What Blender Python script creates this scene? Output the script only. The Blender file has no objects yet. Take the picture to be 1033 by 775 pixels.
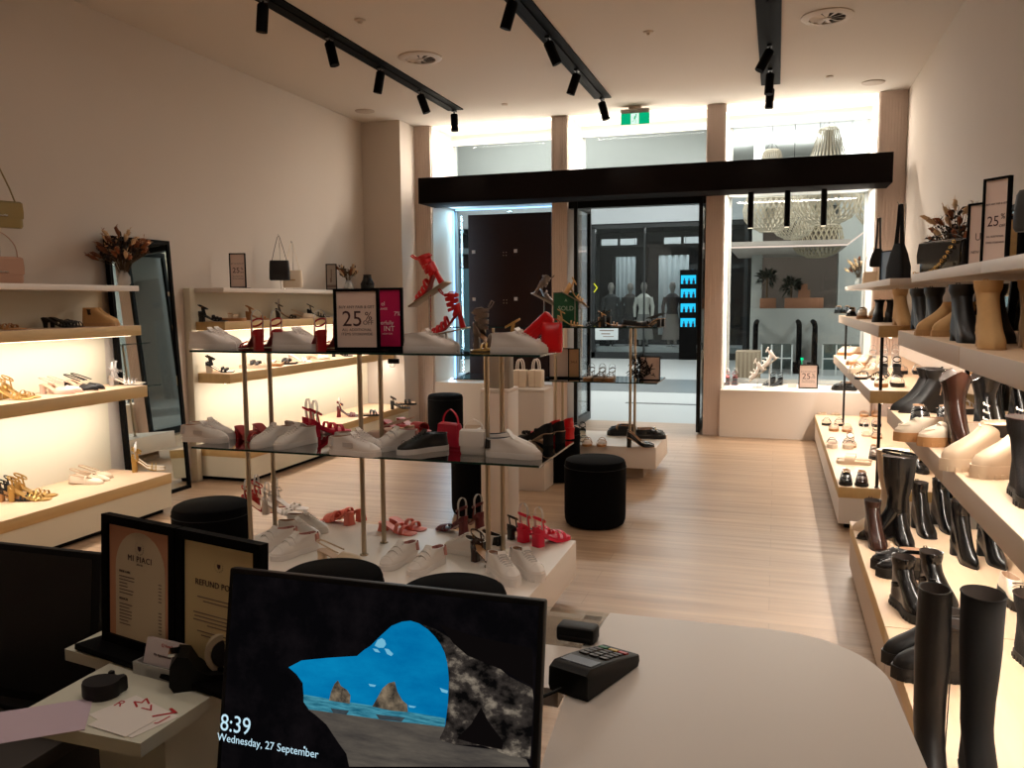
import bpy, math, random, colorsys
from mathutils import Vector, Matrix
random.seed(7)
PI = math.pi
R = math.radians
S = bpy.context.scene
COL = S.collection

# ------------------------------------------------------------------ camera, world, light, exposure
cam = bpy.data.cameras.new('camera')
cam.sensor_fit = 'HORIZONTAL'
cam.sensor_width = 36.0
cam.lens = 839.0 / 1033.0 * 36.0
cam.clip_start = 0.02
cam.clip_end = 200
camo = bpy.data.objects.new('camera', cam)
COL.objects.link(camo)
_y, _p, _r = R(17.6), R(5.69), R(-0.39)
_f = Vector((-math.sin(_y) * math.cos(_p), math.cos(_y) * math.cos(_p), -math.sin(_p)))
_r0 = Vector((math.cos(_y), math.sin(_y), 0))
_u0 = _r0.cross(_f)
_rr = _r0 * math.cos(_r) + _u0 * math.sin(_r)
_uu = _rr.cross(_f)
camo.matrix_world = Matrix(((_rr.x, _uu.x, -_f.x, 0), (_rr.y, _uu.y, -_f.y, 0), (_rr.z, _uu.z, -_f.z, 1.6), (0, 0, 0, 1)))
S.camera = camo

S.view_settings.view_transform = 'Standard'
S.view_settings.look = 'None'
S.view_settings.exposure = -0.25
S.view_settings.gamma = 1.0
S.view_settings.use_curve_mapping = False
try:
    S.cycles.use_denoising = True
    S.cycles.max_bounces = 8
    S.cycles.diffuse_bounces = 4
    S.cycles.glossy_bounces = 3
    S.cycles.transmission_bounces = 6
    S.cycles.transparent_max_bounces = 10
    S.cycles.sample_clamp_indirect = 4.0
    S.cycles.caustics_reflective = False
    S.cycles.caustics_refractive = False
except Exception:
    pass

world = bpy.data.worlds.new('world')
S.world = world
world.use_nodes = True
world.node_tree.nodes['Background'].inputs[0].default_value = (0.9, 0.95, 1.0, 1)
world.node_tree.nodes['Background'].inputs[1].default_value = 0.15

WARM = (1.0, 0.88, 0.77)
LED = (1.0, 0.90, 0.78)
MALL = (0.97, 1.0, 0.98)


def area(name, loc, rot, sx, sy, watt, color, spread=180):
    l = bpy.data.lights.new(name, 'AREA')
    l.shape = 'RECTANGLE'
    l.size, l.size_y = sx, sy
    l.energy = watt
    l.color = color
    l.spread = R(spread)
    o = bpy.data.objects.new(name, l)
    o.location = loc
    o.rotation_euler = rot
    COL.objects.link(o)
    return o


def spot(name, loc, target, watt, color, cone=60, r=0.03, blend=0.6):
    l = bpy.data.lights.new(name, 'SPOT')
    l.energy = watt
    l.color = color
    l.spot_size = R(cone)
    l.spot_blend = blend
    l.shadow_soft_size = r
    o = bpy.data.objects.new(name, l)
    o.location = loc
    d = Vector(target) - Vector(loc)
    o.rotation_euler = d.to_track_quat('-Z', 'Y').to_euler()
    COL.objects.link(o)
    return o


K_SPOT, K_ROOM, K_LED, K_FAC, K_MALL = 1.6, 2.9, .85, 2.7, 2.3
# soft fill lamps added under the ceiling, stronger near the counter, without fixtures
for (lx, ly) in ((-.9, .7), (-.2, 1.5), (-3.6, 2.2), (-1.9, 2.4), (0.2, 2.0), (-3.2, 5.0), (-0.9, 4.6), (-1.0, 7.2), (-3.0, 7.9)):
    l = area('room_fill_lamp', (lx, ly, 3.80), (0, 0, 0), 0.5, 0.5, K_ROOM * (3.2 if ly < 1.8 else 1.6 if ly < 2.5 else 1.0), WARM)
# mall beyond the shop front: even cool ceiling panels
for (lx, ly, w) in ((-6, 14, 130), (-1, 14, 130), (4, 14, 110), (-8, 19, 120), (-2, 19.5, 120), (4, 19, 120)):
    area('mall_panel_light', (lx, ly, 5.9), (0, 0, 0), 2.2, 1.2, w * K_MALL, MALL)


for (lx, ly) in ((-6, 20.5), (0, 20.0), (-4, 15.5), (2, 14.5)):  # uplights added to brighten the upper mall walls; no cove holds them
    area('mall_fill_uplight', (lx, ly, 4.6), (PI, 0, 0), 4.0, .3, 120 * K_MALL, MALL)


# ------------------------------------------------------------------ materials
def lin(c):
    return tuple(((v / 255) / 12.92 if v / 255 <= .04045 else ((v / 255 + .055) / 1.055) ** 2.4) for v in c) + (1,)


MATS = {}


def mat(name, rgb, rough=.6, metal=0, coat=0, trans=0, emit=0, alpha=1, noise=0, nscale=20, bump=0, spec=.5, ior=1.45):
    if name in MATS:
        return MATS[name]
    m = bpy.data.materials.new(name)
    m.use_nodes = True
    nt = m.node_tree
    b = nt.nodes['Principled BSDF']
    b.inputs['Base Color'].default_value = lin(rgb)
    b.inputs['Roughness'].default_value = rough
    b.inputs['Metallic'].default_value = metal
    b.inputs['Coat Weight'].default_value = coat
    b.inputs['Transmission Weight'].default_value = trans
    b.inputs['Specular IOR Level'].default_value = spec
    b.inputs['IOR'].default_value = ior
    b.inputs['Alpha'].default_value = alpha
    if emit:
        b.inputs['Emission Color'].default_value = lin(rgb)
        b.inputs['Emission Strength'].default_value = emit
    if noise or bump:
        tc = nt.nodes.new('ShaderNodeTexCoord')
        n = nt.nodes.new('ShaderNodeTexNoise')
        n.inputs['Scale'].default_value = nscale
        n.inputs['Detail'].default_value = 4
        nt.links.new(tc.outputs['Object'], n.inputs['Vector'])
        if noise:
            mx = nt.nodes.new('ShaderNodeMix')
            mx.data_type = 'RGBA'
            c = lin(rgb)
            mx.inputs['A'].default_value = tuple(v * (1 - noise) for v in c[:3]) + (1,)
            mx.inputs['B'].default_value = tuple(min(1, v * (1 + noise)) for v in c[:3]) + (1,)
            nt.links.new(n.outputs['Fac'], mx.inputs['Factor'])
            nt.links.new(mx.outputs['Result'], b.inputs['Base Color'])
        if bump:
            bp = nt.nodes.new('ShaderNodeBump')
            bp.inputs['Strength'].default_value = bump
            bp.inputs['Distance'].default_value = .002
            nt.links.new(n.outputs['Fac'], bp.inputs['Height'])
            nt.links.new(bp.outputs['Normal'], b.inputs['Normal'])
    MATS[name] = m
    return m


def emis(name, rgb, strength):
    if name in MATS:
        return MATS[name]
    m = bpy.data.materials.new(name)
    m.use_nodes = True
    nt = m.node_tree
    nt.nodes.clear()
    e = nt.nodes.new('ShaderNodeEmission')
    e.inputs[0].default_value = lin(rgb)
    e.inputs[1].default_value = strength
    o = nt.nodes.new('ShaderNodeOutputMaterial')
    nt.links.new(e.outputs[0], o.inputs[0])
    MATS[name] = m
    return m


def glassmat(name, rgb, refl=.08, tint=.97):
    if name in MATS:
        return MATS[name]
    m = bpy.data.materials.new(name)
    m.use_nodes = True
    nt = m.node_tree
    nt.nodes.clear()
    t = nt.nodes.new('ShaderNodeBsdfTransparent')
    t.inputs[0].default_value = tuple(v * tint for v in lin(rgb)[:3]) + (1,)
    g = nt.nodes.new('ShaderNodeBsdfGlossy')
    g.inputs['Roughness'].default_value = .02
    f = nt.nodes.new('ShaderNodeFresnel')
    f.inputs[0].default_value = 1.45
    mt = nt.nodes.new('ShaderNodeMath')
    mt.operation = 'MULTIPLY'
    mt.inputs[1].default_value = refl / .08
    mx = nt.nodes.new('ShaderNodeMixShader')
    o = nt.nodes.new('ShaderNodeOutputMaterial')
    nt.links.new(f.outputs[0], mt.inputs[0])
    nt.links.new(mt.outputs[0], mx.inputs[0])
    nt.links.new(t.outputs[0], mx.inputs[1])
    nt.links.new(g.outputs[0], mx.inputs[2])
    nt.links.new(mx.outputs[0], o.inputs[0])
    MATS[name] = m
    return m


def woodmat(name, c1, c2, axis='X', scale=1.0, planks=None, rough=.45):
    """grain stretched along one axis, optional plank joints (length, width)"""
    m = bpy.data.materials.new(name)
    m.use_nodes = True
    nt = m.node_tree
    b = nt.nodes['Principled BSDF']
    b.inputs['Roughness'].default_value = rough
    tc = nt.nodes.new('ShaderNodeTexCoord')
    mp = nt.nodes.new('ShaderNodeMapping')
    mp.inputs['Scale'].default_value = ((.6 * scale, 14 * scale, 14 * scale) if axis == 'X' else (14 * scale, .6 * scale, 14 * scale))
    n = nt.nodes.new('ShaderNodeTexNoise')
    n.inputs['Scale'].default_value = 1.6
    n.inputs['Detail'].default_value = 6
    n.inputs['Roughness'].default_value = .65
    nt.links.new(tc.outputs['Object'], mp.inputs[0])
    nt.links.new(mp.outputs[0], n.inputs['Vector'])
    cr = nt.nodes.new('ShaderNodeValToRGB')
    cr.color_ramp.elements[0].position = .3
    cr.color_ramp.elements[1].position = .72
    cr.color_ramp.elements[0].color = lin(c1)
    cr.color_ramp.elements[1].color = lin(c2)
    nt.links.new(n.outputs['Fac'], cr.inputs[0])
    out = cr.outputs[0]
    if planks:
        br = nt.nodes.new('ShaderNodeTexBrick')
        br.inputs['Scale'].default_value = 1
        br.inputs['Brick Width'].default_value = planks[0]
        br.inputs['Row Height'].default_value = planks[1]
        br.inputs['Mortar Size'].default_value = .0015
        br.inputs['Color1'].default_value = (1, 1, 1, 1)
        br.inputs['Color2'].default_value = (.88, .87, .86, 1)
        br.inputs['Mortar'].default_value = (.6, .55, .5, 1)
        nt.links.new(tc.outputs['Object'], br.inputs['Vector'])
        mx = nt.nodes.new('ShaderNodeMix')
        mx.data_type = 'RGBA'
        mx.blend_type = 'MULTIPLY'
        mx.inputs['Factor'].default_value = 1
        nt.links.new(out, mx.inputs['A'])
        nt.links.new(br.outputs['Color'], mx.inputs['B'])
        out = mx.outputs['Result']
    nt.links.new(out, b.inputs['Base Color'])
    MATS[name] = m
    return m


M_WALL = mat('wall_paint', (208, 196, 184), .85, noise=.015, nscale=3)
M_CEIL = mat('ceiling_paint', (216, 206, 195), .9)
M_FLOOR = woodmat('oak_floor', (142, 112, 86), (190, 160, 130), 'X', .8, (1.9, .19), .38)
M_TAN = woodmat('oak_laminate', (196, 160, 104), (208, 174, 120), 'Y', .8, None, .5)
M_TOP = woodmat('pale_oak_top', (222, 190, 156), (230, 200, 168), 'Y', .8, None, .5)
M_EDGE = mat('pale_laminate_edge', (196, 176, 156), .5)
M_WHITE = mat('white_laminate', (226, 214, 202), .45)
M_CREAM = mat('cream_board', (222, 214, 192), .6)
M_BLACK = mat('black_paint', (9, 8, 8), .65, spec=.06)
M_BLKMET = mat('black_metal', (16, 15, 15), .35, metal=.6)
M_STEEL = mat('brushed_brass_rod', (176, 160, 138), .35, metal=.85)
M_CHROME = mat('chrome', (225, 225, 225), .12, metal=1)
M_GOLD = mat('gold_metal', (212, 170, 90), .25, metal=1)
M_CLEAR = mat('clear_acrylic', (238, 236, 232), .08, alpha=.38)
M_SHELFGLASS = glassmat('shelf_glass', (228, 236, 232), refl=.16, tint=.97)
M_GEDGE = mat('glass_edge', (20, 48, 42), .15)
M_PANE = glassmat('window_glass', (246, 249, 249), refl=.05, tint=.99)
M_VELVET = mat('black_velvet', (7, 7, 8), .95, spec=.1)
M_MIRROR = mat('mirror_silver', (225, 232, 228), .01, metal=1)
M_LEDS = emis('led_strip', (255, 232, 200), 6)
M_PLASTIC = mat('black_plastic', (9, 9, 9), .5, spec=.25)
M_DARKPL = mat('charcoal_plastic', (26, 23, 24), .55, spec=.3)
M_PANE_UP = glassmat('clear_upper_glass', (248, 250, 250), refl=.008, tint=.99)


# ------------------------------------------------------------------ mesh helpers
class MB:
    def __init__(s):
        s.v, s.f, s.m = [], [], []

    def add(s, vs, fs, mi=0):
        o = len(s.v)
        s.v += [tuple(v) for v in vs]
        s.f += [tuple(i + o for i in f) for f in fs]
        s.m += [mi] * len(fs)
        return s

    def box(s, x0, x1, y0, y1, z0, z1, mi=0, b=0.0, xf=None):
        b = min(b, (x1 - x0) * .45, (y1 - y0) * .45, (z1 - z0) * .45)
        if b <= 0:
            vs = [(x, y, z) for z in (z0, z1) for (x, y) in ((x0, y0), (x1, y0), (x1, y1), (x0, y1))]
            fs = [(3, 2, 1, 0), (4, 5, 6, 7), (0, 1, 5, 4), (1, 2, 6, 5), (2, 3, 7, 6), (3, 0, 4, 7)]
        else:
            def ring(d, z):
                c = b * .3
                x, X, y, Y = x0 + d, x1 - d, y0 + d, y1 - d
                k = b - d * .7
                return [(x + k, y, z), (X - k, y, z), (X - k * .3, y + k * .3, z), (X, y + k, z), (X, Y - k, z), (X - k * .3, Y - k * .3, z), (X - k, Y, z), (x + k, Y, z),
                        (x + k * .3, Y - k * .3, z), (x, Y - k, z), (x, y + k, z), (x + k * .3, y + k * .3, z)]
            lv = [(b, z0), (b * .3, z0 + b * .3), (0, z0 + b), (0, z1 - b), (b * .3, z1 - b * .3), (b, z1)]
            vs = []
            for d, z in lv:
                vs += ring(d, z)
            fs = []
            for k in range(5):
                for i in range(12):
                    j = (i + 1) % 12
                    fs.append((k * 12 + i, k * 12 + j, k * 12 + 12 + j, k * 12 + 12 + i))
            fs.append(tuple(range(11, -1, -1)))
            fs.append(tuple(range(60, 72)))
        if xf:
            vs = [xf @ Vector(v) for v in vs]
        return s.add(vs, fs, mi)

    def loft(s, rings, mi=0, cap0=True, cap1=True, closed=True):
        n = len(rings[0])
        vs = [p for r in rings for p in r]
        fs = []
        for k in range(len(rings) - 1):
            for i in range(n if closed else n - 1):
                j = (i + 1) % n
                fs.append((k * n + i, k * n + j, (k + 1) * n + j, (k + 1) * n + i))
        if cap0:
            fs.append(tuple(range(n - 1, -1, -1)))
        if cap1:
            fs.append(tuple(range((len(rings) - 1) * n, len(rings) * n)))
        return s.add(vs, fs, mi)

    def lathe(s, prof, n=24, mi=0, c=(0, 0, 0), sx=1, sy=1, cap=True):
        rings = [[(c[0] + r * sx * math.cos(2 * PI * i / n), c[1] + r * sy * math.sin(2 * PI * i / n), c[2] + z) for i in range(n)] for r, z in prof]
        return s.loft(rings, mi, cap, cap)

    def tube(s, pts, r, n=6, mi=0, closed=False, flat=1.0):
        pts = [Vector(p) for p in pts]
        N = len(pts)
        rings = []
        up = None
        for i, p in enumerate(pts):
            a = pts[(i - 1) % N] if (closed or i > 0) else p
            b = pts[(i + 1) % N] if (closed or i < N - 1) else p
            t = (b - a)
            t = t.normalized() if t.length > 1e-9 else Vector((0, 0, 1))
            if up is None:
                up = Vector((0, 0, 1)) if abs(t.z) < .9 else Vector((0, 1, 0))
            sd = t.cross(up)
            if sd.length < 1e-6:
                sd = t.cross(Vector((1, 0, 0)))
            sd.normalize()
            u = sd.cross(t).normalized()
            up = u
            rr = r[i] if isinstance(r, (list, tuple)) else r
            rings.append([p + sd * (math.cos(2 * PI * k / n) * rr) + u * (math.sin(2 * PI * k / n) * rr * flat) for k in range(n)])
        if closed:
            rings.append(rings[0])
            return s.loft(rings, mi, False, False)
        return s.loft(rings, mi)

    def ribbon(s, pts, wdir, w, th=.0022, mi=0, closed=False):
        """strap: pts centre line, wdir width direction"""
        pts = [Vector(p) for p in pts]
        N = len(pts)
        rings = []
        for i, p in enumerate(pts):
            a = pts[(i - 1) % N] if (closed or i > 0) else p
            b = pts[(i + 1) % N] if (closed or i < N - 1) else p
            t = (b - a).normalized()
            wd = Vector(wdir[i] if isinstance(wdir, list) else wdir)
            wd = (wd - t * wd.dot(t)).normalized()
            nn = t.cross(wd).normalized()
            h = (w[i] if isinstance(w, (list, tuple)) else w) / 2
            rings.append([p + wd * h + nn * th / 2, p - wd * h + nn * th / 2, p - wd * h - nn * th / 2, p + wd * h - nn * th / 2])
        if closed:
            rings.append(rings[0])
            return s.loft(rings, mi, False, False)
        return s.loft(rings, mi)

    def prism(s, poly, z0, z1, mi=0, axis='z'):
        n = len(poly)
        if axis == 'z':
            vs = [(x, y, z0) for x, y in poly] + [(x, y, z1) for x, y in poly]
        elif axis == 'y':
            vs = [(x, z0, y) for x, y in poly] + [(x, z1, y) for x, y in poly]
        else:
            vs = [(z0, x, y) for x, y in poly] + [(z1, x, y) for x, y in poly]
        fs = [tuple(range(n - 1, -1, -1)), tuple(range(n, 2 * n))] + [(i, (i + 1) % n, n + (i + 1) % n, n + i) for i in range(n)]
        return s.add(vs, fs, mi)

    def mesh(s, name, mats):
        me = bpy.data.meshes.new(name)
        me.from_pydata(s.v, [], s.f)
        for m in (mats if isinstance(mats, (list, tuple)) else [mats]):
            me.materials.append(m)
        for p, mi in zip(me.polygons, s.m):
            p.material_index = mi
            p.use_smooth = True
        me.update()
        import bmesh
        bm = bmesh.new()
        bm.from_mesh(me)
        bmesh.ops.recalc_face_normals(bm, faces=bm.faces)
        bm.to_mesh(me)
        bm.free()
        me.set_sharp_from_angle(angle=R(38))
        return me

    def build(s, name, mats, parent=None):
        o = bpy.data.objects.new(name, s.mesh(name, mats))
        COL.objects.link(o)
        if parent is not None:
            o.parent = parent
        return o


def tag(o, label, cat, group=None, kind=None):
    if label:
        o['label'] = label
    if cat:
        o['category'] = cat
    if group:
        o['group'] = group
    if kind:
        o['kind'] = kind
    return o


def struct(o):
    o['kind'] = 'structure'
    return o


def empty(name, loc=(0, 0, 0), rz=0):
    o = bpy.data.objects.new(name, None)
    o.empty_display_size = .05
    o.location = loc
    o.rotation_euler = (0, 0, R(rz))
    COL.objects.link(o)
    return o


def dup(root, parent=None):
    c = root.copy()
    COL.objects.link(c)
    if parent is not None:
        c.parent = parent
    for ch in list(root.children):
        dup(ch, c)
    return c


def text(body, size, m, parent, loc, rot=(PI / 2, 0, 0), align='CENTER', sx=1.0, name='lettering', ext=.0003, spacing=1.0):
    cu = bpy.data.curves.new('t', 'FONT')
    cu.body = body
    cu.size = size
    cu.align_x = align
    cu.align_y = 'CENTER'
    cu.extrude = ext
    cu.space_character = spacing
    cu.resolution_u = 3
    tmp = bpy.data.objects.new('t', cu)
    COL.objects.link(tmp)
    me = bpy.data.meshes.new_from_object(tmp)
    COL.objects.unlink(tmp)
    bpy.data.objects.remove(tmp)
    me.materials.clear()
    me.materials.append(m)
    o = bpy.data.objects.new(name, me)
    COL.objects.link(o)
    o.parent = parent
    o.location = loc
    o.rotation_euler = rot
    o.scale = (sx, 1, 1)
    return o


# ------------------------------------------------------------------ the room shell
YF = 10.04     # inner face of the shop front
ZC = 3.83
XL, XR = -5.0, 1.3
struct(MB().box(-5.2, 1.6, -2.2, 10.9, -.1, 0).build('floor', M_FLOOR))
struct(MB().box(-5.2, 1.6, -2.2, 10.85, ZC, ZC + .15).build('ceiling', M_CEIL))
struct(MB().box(XL - .2, XL, -2.2, 10.9, 0, ZC).build('wall_left', M_WALL))
struct(MB().box(XR, XR + .2, -2.2, 10.9, 0, ZC).build('wall_right', M_WALL))
struct(MB().box(XL, XR, -2.3, -2.1, 0, ZC).build('wall_back', M_WALL))
struct(MB().box(XL, -4.475, 9.6, 10.9, 0, ZC).build('wall_pier', M_WALL))


def slats(x0, x1, y0, z0, z1, n, depth=.012):
    """a fluted facing board: vertical grooves"""
    pts = [(x0, y0 + .8)]
    w = (x1 - x0) / n
    for i in range(n):
        a = x0 + i * w
        pts += [(a, y0), (a + w * .82, y0), (a + w * .84, y0 + depth), (a + w * .98, y0 + depth)]
    pts += [(x1, y0), (x1, y0 + .8)]
    return MB().prism(pts, z0, z1)


M_FLUTE = mat('fluted_board', (222, 202, 190), .6)
for i, (a, b) in enumerate(((-4.475, -4.26), (-2.657, -2.462), (-.805, -.606), (1.02, 1.3))):
    o = slats(a, b, YF, 0, ZC, 7 if i < 3 else 9).build('trim_%d' % (i + 1), M_FLUTE)
    struct(o)

# windows: glazing frames at the outer face of the deep reveals
GY = 10.82
M_FRAME = mat('grey_window_frame', (150, 156, 156), .4)


def window(n, x0, x1, z0, z1, mull=None):
    w = empty('window_%d' % n)
    struct(w)
    m = MB()
    t = .05
    m.box(x0, x0 + t, GY, GY + .06, z0, z1)
    m.box(x1 - t, x1, GY, GY + .06, z0, z1)
    m.box(x0 + t, x1 - t, GY, GY + .06, z0, z0 + t)
    m.box(x0 + t, x1 - t, GY, GY + .06, z1 - t, z1)
    m.build('window_frame', M_FRAME, w)
    MB().box(x0 + t, x1 - t, GY + .025, GY + .035, z0 + t, z1 - t).build('window_pane', M_PANE_UP if z0 > 2 else M_PANE, w)
    return w


window(1, -4.26, -2.657, 3.0, ZC - .04)
window(2, -2.462, -.805, 3.0, ZC - .04)
window(3, -.606, 1.02, 3.0, ZC - .04)
window(4, -4.26, -2.657, .56, 2.93)
window(5, -.606, 1.02, .56, 2.93)
# transom slabs between the upper lights and the lower windows
for i, (a, b) in enumerate(((-4.26, -2.657), (-2.462, -.805), (-.606, 1.02))):
    struct(MB().box(a, b, 10.12, 10.9, 2.86, 3.0).build('trim_%d' % (i + 5), mat('transom_paint', (190, 196, 196), .5)))
M_REVEAL = mat('reveal_white', (236, 230, 222), .6)
for i, (x, z0, z1) in enumerate(((-4.26, 3.0, ZC), (-2.668, 3.0, ZC), (-2.462, 3.0, ZC), (-.816, 3.0, ZC), (-.606, 3.0, ZC), (1.009, 3.0, ZC), (-4.26, .55, 2.86), (-.606, .55, 2.86), (1.009, .55, 2.86))):
    struct(MB().box(x, x + .011, 10.07, 10.82, z0, z1).build('trim_%d' % (i + 20), M_REVEAL))
for i, (a, b) in enumerate(((-4.249, -2.668), (-2.451, -.816), (-.595, 1.009))):
    struct(MB().box(a, b, 10.75, 10.80, ZC - .13, ZC).build('trim_%d' % (i + 30), M_REVEAL))
# window plinths
struct(MB().box(-4.26, -2.657, 10.06, 10.9, 0, .55).build('trim_8', M_WHITE))
struct(MB().box(-.606, 1.02, 9.96, 10.9, 0, .55).build('trim_9', M_WHITE))
# reveal linings are lit by LED strips fixed at their heads
for i, (a, b) in enumerate(((-4.26, -2.657), (-2.462, -.805), (-.606, 1.02))):
    cx = (a + b) / 2
    o = MB().box(a + .02, b - .02, 10.10, 10.13, ZC - .03, ZC - .005).build('led_strip', M_LEDS)
    tag(o, ['glowing strip light above the left upper shop window', 'glowing strip light above the centre upper window behind the exit sign', 'glowing strip light above the right upper shop window'][i], 'strip light')
    area('facade_head_light', (cx, 10.30, ZC - .04), (0, 0, 0), b - a - .1, .16, 26 * K_FAC, LED)
    area('facade_head_light', (cx, 10.55, 3.03), (PI, 0, 0), b - a - .1, .2, 10 * K_FAC, LED)
for (x, ry, w, c) in ((-.59, -90, 14, LED), (1.0, 90, 10, LED), (-4.24, -90, 12, (.55, .8, 1.0))):
    area('reveal_light', (x, 10.62, 1.7), (0, R(ry), 0), 2.2, .08, w * K_FAC, c)
area('door_head_light', (-3.45, 10.7, 2.84), (0, 0, 0), 1.4, .08, 7 * K_FAC, (.45, .8, 1.0))
area('window_shelf_light', (.2, 10.5, 2.83), (0, 0, 0), 1.4, .2, 22 * K_FAC, LED)
o = MB().box(-4.24, -4.225, 10.74, 10.76, .56, 2.82).build('led_strip', emis('blue_led', (150, 205, 255), 3))
tag(o, 'bluish upright strip light in the left window reveal', 'strip light')
o = MB().box(-4.2, -2.67, 10.74, 10.76, 2.83, 2.845).build('led_strip', MATS['blue_led'])
tag(o, 'bluish level strip light over the brown board in the left window', 'strip light')
o = MB().box(-.60, -.585, 10.6, 10.63, .58, 2.82).build('led_strip', M_LEDS)
tag(o, 'warm upright strip light at the left edge of the right window', 'strip light')

# black beam across the shop front
b_ = empty('black_beam', (0, 0, 0))
tag(b_, 'long black horizontal beam across the shop front above the doorway', 'beam', kind='structure')
MB().box(-4.21, 1.115, 9.53, 10.03, 2.795, 3.105, b=.004).build('beam_box', mat('beam_black', (14, 9, 8), .8, spec=.1), b_)
for (x) in (-.30, .09, .47):
    MB().lathe([(.032, 0), (.032, .42), (.028, .42)], 20, c=(x, 9.85, 2.40)).build('downlight_tube', M_BLACK, b_)
    MB().lathe([(.027, 0), (.027, .004)], 16, c=(x, 9.85, 2.397)).build('downlight_lens', emis('lens', (255, 235, 205), 2.5), b_)
    spot('beam_downlight', (x, 9.85, 2.38), (x, 9.9, 0), 10 * K_SPOT, WARM, 70)

# open shop door: two framed glass leaves folded back, and the jambs
def door_leaf(n, x, y0, y1, label=None):
    d = empty('door_%d' % n)
    struct(d)
    m = MB()
    a, b = y0, y1
    t = .055
    m.box(x - .022, x + .022, a, a + t, .03, 2.8)
    m.box(x - .022, x + .022, b - t, b, .03, 2.8)
    m.box(x - .022, x + .022, a + t, b - t, .03, .13)
    m.box(x - .022, x + .022, a + t, b - t, 2.73, 2.8)
    m.build('door_frame', M_BLKMET, d)
    MB().box(x - .005, x + .005, a + t, b - t, .13, 2.73).build('door_pane', M_PANE, d)
    MB().tube([(x + .05, a + .12, .9), (x + .05, a + .12, 1.5)], .012, 8).build('door_handle', M_CHROME, d)


door_leaf(1, -2.36, 10.05, 10.85)
door_leaf(2, -.86, 10.0, 10.8)
struct(MB().box(-2.45, -.805, 10.06, 10.2, 2.72, 2.8).build('trim_10', M_BLKMET))

# brown display board standing in the left window
bd = empty('display_board', (-3.39, 10.62, .56))
tag(bd, 'tall dark brown panel board with small square fixings in left window', 'board')
MB().box(-.575, .575, -.02, .02, 0, 2.19, b=.003).build('panel', mat('brown_board', (40, 25, 21), .85, spec=.15), bd)
m = MB()
for x in (-.50, .09):
    for z in (1.70, 1.07, .45):
        m.box(x - .022, x + .022, -.026, -.02, z - .022, z + .022)
m.build('square_fixings', mat('pale_fixing', (200, 192, 186), .4), bd)
m = MB()
for x in (-.03, .01):
    for z in (1.66, 1.70, 1.03, 1.07):
        m.lathe([(.006, 0), (.006, .002)], 8, c=(x - .05, 0, 0)) if False else m.box(x - .055, x - .045, -.022, -.02, z - .02, z - .01)
m.build('screw_heads', M_STEEL, bd)
MB().tube([(-.02, -.01, 2.19), (-.02, -.01, 2.215), (.03, -.01, 2.215), (.03, -.01, 2.19)], .004, 6).build('hanging_bracket', M_CHROME, bd)

# ------------------------------------------------------------------ ceiling fixtures
def track(name, x, y0, y1, heads, label, label_head):
    t = empty(name, (x, (y0 + y1) / 2, ZC))
    tag(t, label, 'track light')
    L = (y1 - y0) / 2
    m = MB()
    w = .095
    m.box(-w, -w + .03, -L, L, -.012, .0)
    m.box(w - .03, w, -L, L, -.012, .0)
    m.box(-w + .03, w - .03, -L, L, -.010, 0)
    m.box(-w, w, L, L + .012, -.012, 0)
    m.build('recessed_channel', M_BLACK, t)
    MB().box(-.017, .017, -L, L, -.022, -.010).build('rail', M_BLACK, t)
    for (hy, tilt, az, w_) in heads:
        ly = hy - (y0 + y1) / 2
        h = MB()
        ax = Vector((math.sin(R(tilt)) * math.cos(R(az)), math.sin(R(tilt)) * math.sin(R(az)), -math.cos(R(tilt))))
        p0 = Vector((0, ly, -.075))
        p1 = p0 + ax * .185
        h.tube([p0 - ax * .012, p0, p1, p1 + ax * .001, p1 - ax * .012], [.036, .042, .042, .038, .036], 22)
        ho = h.build('spot_head', M_BLACK, t)
        MB().tube([(0, ly, -.012), (0, ly, -.075)], .008, 8).box(-.02, .02, ly - .04, ly + .04, -.04, -.02).build('swivel_stem', M_BLKMET, ho)
        if w_:
            s0 = Vector((x, hy, ZC - .075)) + ax * .20
            spot('track_spot', s0, s0 + ax, w_ * K_SPOT, WARM, 75, .03, .8)
    return t


track('ceiling_track', -3.62, 1.2, 9.3, [(2.2, 15, 0, 14), (3.4, 15, 180, 14), (4.5, 10, 0, 14), (5.47, 6, 180, 14), (6.42, 14, 0, 14), (7.37, 12, 180, 14), (8.3, 20, 20, 14), (9.26, 2, 0, 10)],
      'leftmost black recessed ceiling track with cylindrical spotlights', '')
track('ceiling_track', -1.88, 1.2, 9.3, [(2.2, 8, 0, 16), (3.6, 10, 180, 16), (4.9, 10, 0, 16), (6.0, 18, 180, 16), (7.0, 24, 20, 14), (8.05, 20, 180, 12), (9.25, 16, 10, 10)],
      'middle black recessed ceiling track with cylindrical spotlights', '')
track('ceiling_track', -.11, 1.2, 9.3, [(2.0, 20, 0, 16), (3.3, 15, 0, 16), (4.6, 14, 0, 16), (6.0, 12, 0, 14), (7.85, 28, 200, 10), (8.65, 6, 240, 8), (9.26, 4, 180, 8)],
      'rightmost black recessed ceiling track running straight away from view', '')

M_VENT = mat('vent_white', (205, 190, 174), .5)


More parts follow.
